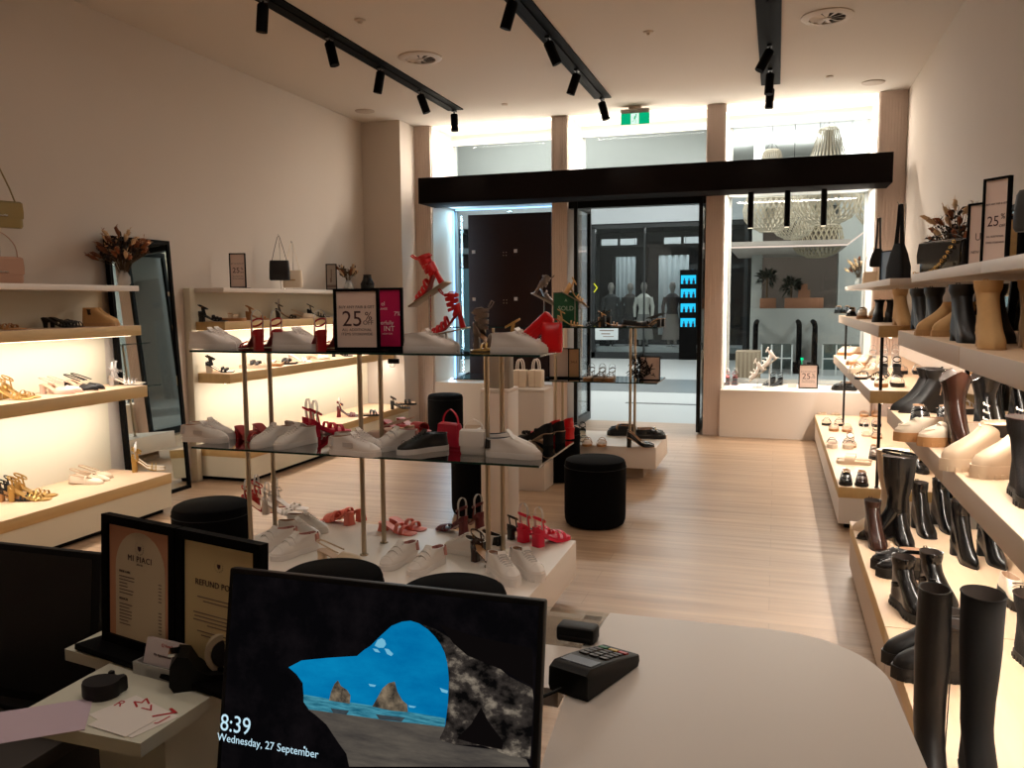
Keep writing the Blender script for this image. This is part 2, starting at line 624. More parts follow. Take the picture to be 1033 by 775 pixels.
def vent(x, y, label):
    v = empty('ceiling_vent', (x, y, ZC))
    tag(v, label, 'vent')
    MB().lathe([(.20, 0), (.20, -.008), (.15, -.022), (.138, -.020), (.145, -.004), (.145, 0)], 40, cap=False).build('outer_ring', M_VENT, v)
    MB().lathe([(.146, -.002), (0.001, -.002)], 32, cap=False).build('dark_throat', mat('vent_dark', (60, 50, 42), .8), v)
    m = MB()
    for k in range(10):
        a = 2 * PI * k / 10
        c, s_ = math.cos(a), math.sin(a)
        c2, s2 = math.cos(a + .42), math.sin(a + .42)
        m.add([(c * .02, s_ * .02, -.02), (c * .138, s_ * .138, -.022), (c2 * .138, s2 * .138, -.008), (c2 * .02, s2 * .02, -.016),
               (c * .02, s_ * .02, -.019), (c * .138, s_ * .138, -.021), (c2 * .138, s2 * .138, -.007), (c2 * .02, s2 * .02, -.015)],
              [(0, 1, 2, 3), (4, 5, 6, 7), (0, 1, 5, 4), (1, 2, 6, 5), (2, 3, 7, 6), (3, 0, 4, 7)])
    m.build('swirl_blades', M_VENT, v)
    MB().lathe([(.03, -.012), (.03, -.024), (.001, -.026)], 20).build('hub', M_VENT, v)


vent(-3.167, 7.27, 'round swirl ceiling vent beside the leftmost track')
vent(.33, 7.28, 'round swirl ceiling vent right of the rightmost track')
for (x, y, l) in ((-4.652, 9.033, 'flat round ceiling speaker near the left wall'), (.902, 9.595, 'flat round ceiling speaker near the right wall')):
    o = MB().lathe([(.115, 0), (.112, -.008), (.1, -.01), (.001, -.01)], 36, c=(0, 0, 0)).build('ceiling_speaker', mat('speaker_grille', (176, 158, 142), .6, bump=.4, nscale=300))
    o.location = (x, y, ZC)
    tag(o, l, 'speaker')
for (x, y, l) in ((-1.073, 7.209, 'small round sprinkler cap on the ceiling between middle and right tracks'), (-3.204, 6.174, 'small round sprinkler cap on the ceiling between left and middle tracks')):
    o = MB().lathe([(.045, 0), (.04, -.01), (.02, -.014), (.015, -.03), (.001, -.03)], 20).build('sprinkler', M_VENT)
    o.location = (x, y, ZC)
    tag(o, l, 'sprinkler')
for (x, y, l) in ((-3.0, 9.25, 'tiny ceiling sensor near the left upper window'), (.457, 9.2, 'tiny ceiling sensor right of the rightmost track')):
    o = MB().lathe([(.035, 0), (.035, -.012), (.001, -.016)], 16).build('ceiling_sensor', mat('sensor', (190, 170, 150), .5))
    o.location = (x, y, ZC)
    tag(o, l, 'sensor')

# exit sign
ex = empty('exit_sign', (-1.61, 9.86, ZC))
tag(ex, 'green and white illuminated running man exit sign hanging from ceiling', 'sign')
MB().box(-.07, .07, -.04, .04, -.03, 0, b=.004).build('ceiling_mount', M_VENT, ex)
MB().box(-.165, .165, -.035, .035, -.075, -.03, b=.006).build('lamp_housing', mat('exit_housing', (170, 165, 160), .4), ex)
MB().box(-.165, .165, -.006, .006, -.20, -.075).build('sign_panel', [emis('exit_green', (10, 190, 130), 1.0)], ex)
m = MB().box(-.05, .045, -.0075, -.0055, -.198, -.078)
m.build('doorway_pictogram', emis('exit_white', (225, 255, 240), 1.2), ex)
m = MB()
m.lathe([(.001, -.008), (.009, -.004), (.009, .004), (.001, .008)], 12, c=(.012, -.009, -.097), sy=.2)
m.tube([(.006, -.009, -.108), (-.006, -.009, -.142)], .0075, 6, flat=.3)
m.tube([(-.006, -.009, -.142), (.012, -.009, -.160), (.004, -.009, -.185)], .005, 6, flat=.3)
m.tube([(-.006, -.009, -.142), (-.018, -.009, -.165), (-.036, -.009, -.168)], .005, 6, flat=.3)
m.tube([(.006, -.009, -.112), (.024, -.009, -.125), (.030, -.009, -.115)], .004, 6, flat=.3)
m.tube([(.006, -.009, -.112), (-.016, -.009, -.118), (-.022, -.009, -.134)], .004, 6, flat=.3)
m.build('running_figure', MATS['exit_green'], ex)

# ------------------------------------------------------------------ wall display units
def bench(name, x0, x1, y0, y1, side, label, body=M_CREAM, face=M_TAN):
    """side +1: front faces +x, -1: front faces -x"""
    o = empty(name, ((x0 + x1) / 2, (y0 + y1) / 2, 0))
    tag(o, label, 'display bench')
    w, d = (x1 - x0) / 2, (y1 - y0) / 2
    MB().box(-w, w, -d, d, .225, .297, b=.001).build('bench_edge', face, o)
    MB().box(-w + .001, w - .001, -d + .001, d - .001, .297, .3).build('bench_top', M_TOP, o)
    a = .004
    xa, xb = (-w, w - a) if side > 0 else (-w + a, w)
    MB().box(xa, xb, -d + a, d - a, .04, .225).build('bench_body', body, o)
    xa, xb = (-w, w - .05) if side > 0 else (-w + .05, w)
    MB().box(xa, xb, -d + .05, d - .05, 0, .04).build('toe_kick', M_BLACK, o)
    return o


def shelf(x0, x1, y0, y1, z0, z1, side, label, m=M_TAN, endm=None, led=True, watt=9):
    o = empty('wall_shelf', ((x0 + x1) / 2, (y0 + y1) / 2, z0))
    tag(o, label, 'shelf')
    w, d, h = (x1 - x0) / 2, (y1 - y0) / 2, z1 - z0
    mb = MB().box(-w, w, -d, d, 0, h - .002, b=.001)
    me = mb.build('shelf_board', [m, endm or m], o)
    if endm:
        for p in me.data.polygons:
            if abs(p.normal.y) > .8:
                p.material_index = 1
    MB().box(-w + .001, w - .001, -d + .001, d - .001, h - .002, h).build('shelf_top', M_TOP if led else M_WHITE, o)
    if led:
        xx = (w - .08) if side > 0 else (-w + .08)
        MB().box(xx - .006, xx + .006, -d + .03, d - .03, -.006, 0).build('strip_light', M_LEDS, o)
        area('shelf_led', ((x0 + x1) / 2 + xx, (y0 + y1) / 2, z0 - .012), (0, R(14 * side), 0), .02, (y1 - y0) - .1, watt * (y1 - y0) * K_LED, LED)
    return o


L1 = (2.2, 5.22)
L2 = (6.24, 9.58)
bench('display_bench', -4.984, -4.415, L1[0], L1[1], 1, 'tan topped low bench on left wall, nearer unit')
shelf(-4.984, -4.6, L1[0], L1[1], .888, .975, 1, 'middle tan shelf of the nearer left wall unit')
shelf(-4.984, -4.63, L1[0], L1[1], 1.36, 1.435, 1, 'upper tan shelf of the nearer left wall unit')
shelf(-4.984, -4.63, L1[0], L1[1], 1.695, 1.735, 1, 'top white shelf of the nearer left wall unit', M_WHITE, None, False)
bench('display_bench', -4.984, -4.415, L2[0], L2[1], 1, 'tan topped low bench on left wall, farther unit')
shelf(-4.984, -4.6, L2[0], L2[1], .888, .975, 1, 'middle tan shelf of the farther left wall unit')
shelf(-4.984, -4.63, L2[0], L2[1], 1.36, 1.435, 1, 'upper tan shelf of the farther left wall unit')
shelf(-4.984, -4.63, L2[0], L2[1], 1.695, 1.735, 1, 'top white shelf of the farther left wall unit', M_WHITE, None, False)
tag(MB().box(-4.998, -4.93, 6.17, 6.235, 0, 1.735, b=.002).build('upright_panel', M_CREAM), 'cream upright panel at near end of farther left unit', 'panel')
tag(MB().box(-4.998, -4.985, L2[0], L2[1], .3, 1.695).build('back_panel', M_CREAM), 'cream back panel behind the farther left wall shelves', 'panel')
tag(MB().box(-4.998, -4.985, L1[0], L1[1], .3, 1.695).build('back_panel', M_CREAM), 'cream back panel behind the nearer left wall shelves', 'panel')

for (a, b, nm) in ((6.1, 9.93, 'farthest'), (3.5, 5.16, 'middle'), (1.6, 3.495, 'nearest')):
    bench('display_bench', .442, 1.295, a, b, -1, 'tan topped low bench on right wall, %s unit' % nm, M_WHITE if nm == 'farthest' else M_EDGE, M_TAN)
    shelf(.622, 1.295, a, b, .892, .978, -1, 'middle shelf of the %s right wall unit' % nm, M_EDGE, M_TAN, watt=10)
    shelf(.662, 1.295, a, b, 1.34, 1.42, -1, 'upper shelf of the %s right wall unit' % nm, M_EDGE, M_TAN, watt=8)
    shelf(.72, 1.295, a, b, 1.69, 1.735, -1, 'top white shelf of the %s right wall unit' % nm, M_WHITE, None, False)
for (y, l) in ((6.13, 'thin black post between farthest right shelves, nearer one'), (9.2, 'thin black post between farthest right shelves, farther one')):
    tag(MB().box(.68, .70, y, y + .02, .978, 1.34).box(.68, .70, y, y + .02, .3, .892).box(.675, .705, y - .005, y + .025, .3, .306).build('shelf_post', M_BLKMET), l, 'post')


# leaning mirrors between the units
def mirror(name, loc, rz, w, h, lean, label):
    o = empty(name, loc, rz)
    tag(o, label, 'mirror')
    fr = empty('tmp')
    t = .03
    xf = Matrix.Rotation(R(lean), 4, 'X')
    m = MB()
    for (a, b, c, d) in ((-w / 2, -w / 2 + t, 0, h), (w / 2 - t, w / 2, 0, h), (-w / 2 + t, w / 2 - t, 0, t), (-w / 2 + t, w / 2 - t, h - t, h)):
        m.box(a, b, -.02, .02, c, d, xf=xf)
    m.build('mirror_frame', M_BLACK, o)
    MB().box(-w / 2 + t, w / 2 - t, -.008, .014, t, h - t, xf=xf).build('mirror_glass', M_MIRROR, o)
    bpy.data.objects.remove(fr)


mirror('leaning_mirror', (-4.845, 5.60, 0), 90, .70, 2.13, -3.0, 'tall black framed mirror leaning on left wall between shelf units')
mirror('leaning_mirror', (1.12, 5.64, 0), -90, .86, 2.13, -4.4, 'tall black framed mirror leaning on right wall between shelf units')

# ------------------------------------------------------------------ centre tables
def centre_table(x0, x1, y0, y1, rods, gx0, gx1, glasses, label):
    o = empty('display_table', ((x0 + x1) / 2, (y0 + y1) / 2, 0))
    ox, oy = o.location.x, o.location.y
    tag(o, label, 'display table')
    MB().box(x0 - ox, x1 - ox, y0 - oy, y1 - oy, .107, .3, b=.002).build('platform_slab', M_WHITE, o)
    MB().box(x0 - ox + .15, x1 - ox - .13, y0 - oy + .13, y1 - oy - .13, 0, .107).build('plinth_base', mat('plinth_taupe', (150, 130, 110), .6), o)  # base in one even taupe, darker than the slab
    top = max(g[0] for g in glasses)
    for (rx, ry) in rods:
        MB().lathe([(.0125, 0), (.0125, top - .312)], 14, c=(rx - ox, ry - oy, .3)).lathe([(.022, 0), (.022, .006), (.012, .008)], 14, c=(rx - ox, ry - oy, .3)).build('rod', M_STEEL, o)
    for (gz, ya, yb) in glasses:
        g = MB().box(gx0 - ox, gx1 - ox, ya - oy, yb - oy, gz - .010, gz).build('glass_shelf', [M_SHELFGLASS, M_GEDGE], o)
        for p in g.data.polygons:
            if abs(p.normal.z) < .5:
                p.material_index = 1
        # green-black polished edges
    return o


centre_table(-2.76, -1.01, 3.25, 4.32, [(x, y) for x in (-2.68, -2.0, -1.32) for y in (3.76, 3.99)], -2.87, -1.0,
             [(1.36, 3.57, 3.97), (.862, 3.55, 4.22)], 'low white display platform with rods and two glass shelves, nearer one')
centre_table(-2.9, -.985, 7.3, 8.12, [(x, y) for x in (-2.65, -1.95, -1.25) for y in (7.5, 7.76)], -2.95, -.99,
             [(1.362, 7.36, 7.86), (.87, 7.36, 7.95)], 'low white display platform with rods and two glass shelves, farther one by door')
for (x0, x1, y0, y1, z, l) in ((-1.93, -1.73, 5.36, 5.6, 1.0, 'tall narrow white plinth behind the nearer table, left one'),
                               (-2.12, -1.83, 6.65, 6.95, .862, 'square white plinth carrying cream bags beside the black pouf')):
    p = empty('plinth', ((x0 + x1) / 2, (y0 + y1) / 2, 0))
    tag(p, l, 'plinth')
    w, d = (x1 - x0) / 2, (y1 - y0) / 2
    MB().box(-w, w, -d, d, 0, z - .028, b=.001).build('plinth_box', M_WHITE, p)
    MB().box(-w, w, -d, d, z - .026, z, b=.001).build('plinth_lid', M_WHITE, p)

# poufs
def pouf(x, y, r, h, label):
    o = MB().lathe([(.001, .0), (r * .86, 0), (r * .94, .012), (r * .985, .04), (r, .09), (r, h - .06), (r * .99, h - .03), (r * .95, h - .01), (r * .86, h), (.001, h + .006)], 48).build('pouf', M_VELVET)
    MB().tube([(r * 1.003 * math.cos(a), r * 1.003 * math.sin(a), h - .055) for a in [2 * PI * k / 40 for k in range(40)]], .003, 5, closed=True).build('seam_piping', mat('velvet_piping', (14, 14, 15), .9), o)
    MB().lathe([(r * .8, 0), (r * .8, .006)], 30, c=(0, 0, -.004)).build('base_disc', M_BLACK, o)
    o.location = (x, y, .004)
    tag(o, label, 'pouf')


pouf(-1.21, 5.77, .22, .475, 'round black velvet pouf on open floor right of the white plinth')
pouf(-2.10, 5.83, .225, .475, 'round black velvet pouf partly hidden by left narrow white plinth')
pouf(-3.82, 9.35, .215, .475, 'farthest round black velvet pouf at far end of left bench')
pouf(-1.80, 7.125, .165, .475, 'round black velvet pouf mostly hidden right of the cream bag plinth')
pouf(-3.01, 3.87, .215, .475, 'round black velvet pouf by near end of left wall units')
pouf(-1.75, 3.0, .215, .475, 'round black velvet pouf before the platform, left of the pair')
pouf(-1.19, 2.96, .215, .475, 'round black velvet pouf before the platform, right of the pair')


# ------------------------------------------------------------------ shoes: heel at y=0, toe at +y, ground at z=0
OUTL = {
    'round': [(0, 0), (.01, .014), (.05, .026), (.12, .031), (.25, .030), (.42, .0285), (.56, .036), (.70, .0435), (.80, .0435), (.90, .037), (.97, .020), (1, 0)],
    'point': [(0, 0), (.01, .013), (.05, .024), (.12, .029), (.25, .0275), (.42, .026), (.56, .034), (.68, .040), (.78, .036), (.89, .022), (.97, .0085), (1, 0)],
    'square': [(0, 0), (.01, .014), (.05, .025), (.12, .030), (.25, .0285), (.42, .027), (.56, .035), (.70, .041), (.82, .0415), (.92, .038), (.985, .030), (1, 0)],
}


def interp(tab, s):
    for (a, b), (c, d) in zip(tab, tab[1:]):
        if s <= c:
            t = (s - a) / (c - a)
            return b + (d - b) * t
    return tab[-1][1]


def sm(t):
    t = max(0, min(1, t))
    return t * t * (3 - 2 * t)


NR = 30


class Last:
    def __init__(s, L=.27, hh=0.0, toe='round', plat=0.0):
        s.L, s.hh, s.toe, s.plat = L, hh, toe, plat

    def lift(s, y):
        return s.plat + s.hh * (1 - sm((y / s.L - .04) / .60))

    def ring(s, y0, y1, zb, zf, k=1.0, e=0.0, rr=None, fl=0.0, pw=1.0):
        """closed ring from back y0 to front y1; e blends into an ellipse; fl blends lift to full heel lift"""
        pts = []
        for i in range(NR):
            th = 2 * PI * i / NR
            c = (1 - math.cos(th)) / 2
            sgn = 1 if math.sin(th) >= 0 else -1
            w = interp(OUTL[s.toe], c) * k
            we = (rr or .035) * abs(math.sin(th))
            ww = (w * (1 - e) + we * e) * sgn
            y = y0 + (y1 - y0) * c
            z = zb + (zf - zb) * (c ** pw)
            lf = s.lift(y) * (1 - fl) + (s.plat + s.hh) * fl
            pts.append((ww, y, z + lf))
        return pts


def sole_part(la, parent, m, t=.006, k=1.04, flat=False, ext=.004, name='sole', lugs=0, edge=None):
    mb = MB()
    if flat:   # reaches the ground everywhere
        r0 = [(x, y, 0) for x, y, z in la.ring(-ext, la.L + ext, 0, 0, k)]
        r1 = la.ring(-ext, la.L + ext, t * .5, t * .5, k * 1.03)
        r2 = la.ring(-ext, la.L + ext, t, t, k)
        mb.loft([r0, r1, r2])
        if lugs:
            for i in range(lugs):
                y = la.L * (.05 + .9 * i / (lugs - 1))
                w = interp(OUTL[la.toe], min(1, max(0, y / la.L))) * k + .003
                mb.box(-w, w, y - .006, y + .006, 0, .016)
    else:
        mb.loft([la.ring(-ext, la.L + ext, -t, -t, k), la.ring(-ext, la.L + ext, -t * .4, -t * .4, k * 1.02), la.ring(-ext, la.L + ext, 0, 0, k)])
    return mb.build(name, m, parent)


def heel_part(la, parent, m, kind='block', w=.05, d=.05, name='heel', back=0.0):
    H = la.plat + la.hh - .004
    mb = MB()

    def sq(cx, cy, hw, hd, z, ez=0.0):
        n = 16
        out = []
        for i in range(n):
            a = 2 * PI * (i + .5) / n
            cx_, sy_ = math.cos(a), math.sin(a)
            px = math.copysign(abs(cx_) ** .5, cx_) * hw
            py = math.copysign(abs(sy_) ** .5, sy_) * hd
            yy = cy + py
            zz = z if ez == 0 else z + (la.lift(max(0, yy)) - la.lift(0)) * ez
            out.append((px + cx, yy, zz))
        return out
    if kind == 'block':
        mb.loft([sq(0, d * .5 + back, w * .5, d * .5, 0), sq(0, d * .5 + back, w * .47, d * .47, H * .5), sq(0, d * .52, w * .5, d * .54, H * .85, .5), sq(0, d * .55, w * .54, d * .62, H, 1)])
    elif kind == 'flare':
        mb.loft([sq(0, d * .42, w * .62, d * .60, 0), sq(0, d * .45, w * .52, d * .5, H * .45), sq(0, d * .5, w * .47, d * .48, H * .85, .5), sq(0, d * .55, w * .52, d * .6, H, 1)])
    elif kind == 'stiletto':
        mb.loft([sq(0, .016, .006, .006, 0), sq(0, .014, .0065, .0065, H * .35), sq(0, .016, .011, .012, H * .7, .2), sq(0, .026, .022, .028, H, 1)])
    else:  # kitten / cone
        mb.loft([sq(0, .02, .012, .012, 0), sq(0, .02, .014, .015, H * .5), sq(0, .028, .026, .034, H, 1)])
    return mb.build(name, m, parent)


def upper_part(la, parent, levels, m, mlin, inner=.004, depth=.05, name='upper'):
    """levels: (y0,y1,zb,zf,k,e,rr,fl,pw)"""
    rings = [la.ring(*l) for l in levels]
    mb = MB()
    mb.loft(rings, 0, True, False)
    y0, y1, zb, zf, k, e, rr, fl, pw = levels[-1]
    i1 = la.ring(y0 + inner, y1 - inner, zb, zf, k * .9, e, (rr or .035) - inner, fl, pw)
    if e == 1:
        depth = min(depth, .05)
        r2 = min(rr - inner * 2.5, .031)
        i2 = la.ring(.066 - r2 * 1.22, .066 + r2 * 1.22, zb - depth, zf - depth, 1, 1, r2, fl, pw)
    else:
        i2 = la.ring(y0 + inner * 1.5, y1 - inner * 1.5, max(.004, zb - depth), max(.004, zf - depth), k * .85, e, (rr or .035) - inner * 1.5, fl, pw)
    mb.loft([rings[-1], i1], 0, False, False)
    mb.loft([i1, i2], 1, False, True)
    return mb.build(name, [m, mlin], parent)


def arc_strap(mb, la, y, h, w, th=.003, tilt=0.0, slack=.004, wd=None, y2=None, mi=0, lo=0.0):
    """a strap over the foot at y, arch height h above the footbed; y2 lets the far side sit elsewhere (crossed)"""
    pts = []
    N = 12
    for i in range(N + 1):
        a = PI * i / N
        yy = y + ((y2 - y) * i / N if y2 is not None else 0) + tilt * math.sin(a)
        s_ = max(.02, min(.98, yy / la.L))
        hw = interp(OUTL[la.toe], s_) + slack
        pts.append((-hw * math.cos(a) * (1 if abs(math.cos(a)) < .95 else 1), yy, la.lift(yy) + lo + h * math.sin(a) ** .75))
    mb.ribbon(pts, wd or (0, 1, 0), w, th, mi)


def ankle_strap(la, parent, m, z=.065, w=.009, r=(.029, .036), tilt=.02, buckle=None, name='ankle_strap', sides=True, thin=.0026):
    mb = MB()
    pts = []
    cy = .034
    zz = la.plat + la.hh + z
    for i in range(24):
        a = 2 * PI * i / 24
        pts.append((r[0] * math.cos(a), cy + r[1] * math.sin(a), zz - tilt * math.sin(a)))
    mb.ribbon(pts, (0, 0, 1), w, thin, closed=True)
    if sides:
        for sx in (-1, 1):
            mb.ribbon([(sx * .027, .045, la.lift(.045)), (sx * .030, .036, la.lift(.04) + z * .5), (sx * r[0], .03, zz)], (0, 1, 0), w, thin)
    o = mb.build(name, m, parent)
    if buckle:
        MB().tube([(r[0] + .003, cy - .006, zz - .006), (r[0] + .003, cy + .008, zz - .006), (r[0] + .003, cy + .008, zz + .006), (r[0] + .003, cy - .006, zz + .006)], .0012, 5, closed=True).build('buckle', buckle, o)
    return o


def heel_counter(la, parent, m, h=.045, name='heel_counter', reach=.38):
    mb = MB()
    out, inn = [], []
    N = 18
    levels = []
    for lv in range(4):
        f_ = lv / 3
        row = []
        for i in range(N + 1):
            a = -PI * .5 + PI * (i / N) * 1.0
            # from left side around the back to right side
            s_ = reach * (1 - math.cos(PI * (i / N - .5)))
            y = la.L * s_
            sgn = -1 if i < N / 2 else 1
            wv = interp(OUTL[la.toe], max(.0, s_)) + .001 + .002 * f_
            if i == N / 2:
                wv = 0
            hz = h * (1 - .75 * (s_ / reach) ** 1.2)
            row.append((sgn * wv, y - (.003 if s_ < .02 else 0), la.lift(y) + hz * f_))
        levels.append(row)
    th = .0025
    for row in levels:
        out.append(row)
    inner_rows = [[(x * .92, y + .003, z) for x, y, z in row] for row in reversed(levels)]
    mb.loft(out + inner_rows, 0, False, False, closed=False)
    return mb.build(name, m, parent)


def clear_arch(la, parent, h=.125, y=.03, w=.027):
    """transparent display hoop standing on the footbed"""
    mb = MB()
    z0 = la.lift(y)
    for dy in (0,):
        pts = [(-w, y, z0), (-w * 1.05, y, z0 + h * .35), (-w * 1.1, y, z0 + h * .65)]
        for i in range(1, 12):
            a = PI - PI * i / 12
            pts.append((w * 1.1 * math.cos(a), y, z0 + h * .68 + h * .32 * math.sin(a)))
        pts += [(w * 1.1, y, z0 + h * .65), (w * 1.05, y, z0 + h * .35), (w, y, z0)]
        mb.ribbon(pts, (0, 1, 0), .014, .0022)
    return mb.build('clear_display_hoop', M_CLEAR, parent)


def insole(la, parent, m, k=.97):
    return MB().loft([la.ring(.003, la.L - .003, 0, 0, k), la.ring(.005, la.L - .005, .002, .002, k * .97)]).build('insole', m, parent)


def sneaker(up, so, lining, lace=None, heeltab=None, L=.275, slip=False, side=None, chunky=False, strap=False):
    r = empty('sneaker')
    la = Last(L, 0, 'round')
    t = .040 if chunky else .026
    sole_part(la, r, so, t, 1.05, True, .004, lugs=14 if chunky else 0)
    lv = [(.000, L, t, t, 1.00, 0, .035, 0, 1), (.000, L - .003, t + .010, t + .010, 1.02, 0, .035, 0, 1), (.002, L - .020, t + .020, t + .021, .96, .0, .034, 0, 1),
          (.003, L * .86, t + .032, t + .031, .90, .1, .034, 0, 1), (.004, L * .74, t + .044, t + .042, .84, .3, .034, 0, 1), (.003, L * .60, t + .054, t + .058, .78, .55, .033, 0, 1.3),
          (.001, L * .47, t + .062, t + .075, .72, .75, .031, 0, 2.6)]
    u = upper_part(la, r, lv, up, lining, .005, .045)
    # tongue
    MB().loft([[(-.020, L * .52, t + .060), (.020, L * .52, t + .060), (.020, L * .525, t + .067), (-.020, L * .525, t + .067)],
               [(-.021, L * .455, t + .076), (.021, L * .455, t + .076), (.021, L * .47, t + .081), (-.021, L * .47, t + .081)],
               [(-.018, L * .43, t + .086), (.018, L * .43, t + .086), (.018, L * .445, t + .089), (-.018, L * .445, t + .089)]]).build('tongue', up, r)
    lc = MB()
    if strap:
        for f_, zz in ((.54, .068), (.65, .056)):
            pts = [(-.036 * math.cos(PI * i / 10), L * f_, t + zz - .030 + .034 * math.sin(PI * i / 10)) for i in range(11)]
            lc.ribbon(pts, (0, 1, -.5), .022, .004)
        lc.build('hook_strap', lace or up, r)
    elif not slip:
        for i in range(6):
            f_ = .50 + i * .048
            zz = t + .076 - i * .0072
            lc.tube([(-.024, L * f_ + .006, zz - .010), (-.012, L * f_ + .003, zz), (.012, L * f_ - .001, zz), (.024, L * f_ - .004, zz - .010)], .0034, 5)
        lc.build('laces', lace or up, r)
    if heeltab:
        MB().loft([la.ring(-.002, L * .12, t + .012, t + .02, .96, .0, .034), la.ring(0, L * .12, t + .062, t + .056, .74, .4, .032)], 0, False, False).build('heel_tab', heeltab, r)
    if side:
        for sx in (-1, 1):
            MB().box(-.001, .001, -.03, .03, -.011, .011, xf=Matrix.Translation((sx * .034, L * .42, t + .028)) @ Matrix.Rotation(-.12 * sx, 4, 'Z')).build('side_patch', side, r)
    # toe cap seam
    MB().tube([(.036 * math.cos(a), L * .86 - .03 * math.sin(a) * 0 + .0, t + .012 + .028 * math.sin(a)) for a in [PI * k / 10 for k in range(11)]], .0012, 5).build('toe_seam', up, r)
    return r


def heeled_sandal(col, soleC=None, hh=.075, heel='block', hw=.046, straps=((.72, .026, .016), (.60, .034, .010)), ankle=True, hoop=False, toe='square', plat=0.0, L=.235, cross=False, heelm=None, buckle=True, bow=False, foot=None):
    r = empty('heeled_sandal')
    la = Last(L, hh, toe, .008 + plat)
    if plat:
        mb = MB()
        r0 = [(x, y, max(0, z - .0)) for x, y, z in la.ring(-.003, L + .003, 0, 0, 1.02)]
        low = [(x, y, max(0.0, z - la.plat)) for x, y, z in r0]
        mb.loft([low, r0])
        mb.build('platform_sole', heelm or col, r)
    else:
        sole_part(la, r, soleC or col, .005, 1.0)
    heel_part(la, r, heelm or col, heel, hw, hw * .9)
    insole(la, r, foot or M_NUDE)
    mb = MB()
    for i, s_ in enumerate(straps):
        y, h, w = s_
        if cross:
            arc_strap(mb, la, L * y, h, w, y2=L * (y + .12))
            arc_strap(mb, la, L * (y + .12), h, w, y2=L * y)
        else:
            arc_strap(mb, la, L * y, h, w)
    mb.build('toe_straps', col, r)
    if bow:
        mb = MB()
        y = L * .74
        z = la.lift(y) + straps[0][1] + .004
        mb.box(-.008, .008, y - .008, y + .008, z - .004, z + .008, b=.003)
        for sx in (-1, 1):
            mb.loft([[(sx * .004, y - .005, z), (sx * .004, y + .005, z), (sx * .004, y + .005, z + .005), (sx * .004, y - .005, z + .005)],
                     [(sx * .024, y - .014, z - .004), (sx * .024, y + .014, z - .004), (sx * .024, y + .014, z + .010), (sx * .024, y - .014, z + .010)]])
        mb.build('bow', col, r)
    if ankle:
        heel_counter(la, r, col, .028, reach=.16)
        ankle_strap(la, r, col, .062, .009, buckle=M_GOLD if buckle else None)
    if hoop:
        clear_arch(la, r, .13)
    return r


def flat_sandal(col, bed, L=.255, straps=((.66, .034, .030), (.46, .044, .026)), t=.026, buckle=None, ankle=False, cross=False, back=False, hoop=False):
    r = empty('flat_sandal')
    la = Last(L, 0, 'round', 0)
    la.plat = t
    MB().loft([[(x, y, 0) for x, y, z in la.ring(-.002, L + .002, 0, 0, 1.05)], la.ring(-.003, L + .003, -t * .5, -t * .5, 1.08), la.ring(-.002, L + .002, 0, 0, 1.05)]).build('sole', bed, r)
    insole(la, r, M_NUDE)
    for i, (y, h, w) in enumerate(straps):
        mb = MB()
        if cross:
            arc_strap(mb, la, L * (y - .06), h, w, y2=L * (y + .08))
            arc_strap(mb, la, L * (y + .08), h + .002, w, y2=L * (y - .06))
        else:
            arc_strap(mb, la, L * y, h, w)
        o = mb.build('strap', col, r)
        if buckle:
            z = la.lift(L * y) + h
            MB().tube([(.004, L * y - w * .55, z + .001), (.022, L * y - w * .55, z - .003), (.022, L * y + w * .55, z - .003), (.004, L * y + w * .55, z + .001)], .0018, 5, closed=True).build('buckle', buckle, o)
    if ankle:
        ankle_strap(la, r, col, .06, .010)
    if back:
        heel_counter(la, r, col, .05, reach=.2)
    if hoop:
        clear_arch(la, r, .12)
    return r


def mule(col, hh=.07, hw=.052, L=.235, heel='flare', bands=((.74, .036, .03), (.62, .046, .026), (.50, .052, .02)), toe='square', foot=None, heelm=None):
    r = empty('heeled_mule')
    la = Last(L, hh, toe, .006)
    sole_part(la, r, col, .005, 1.02)
    heel_part(la, r, heelm or col, heel, hw, hw * .9)
    insole(la, r, foot or col)
    for y, h, w in bands:
        mb = MB()
        arc_strap(mb, la, L * y, h, w, .005)
        mb.build('band', col, r)
    return r


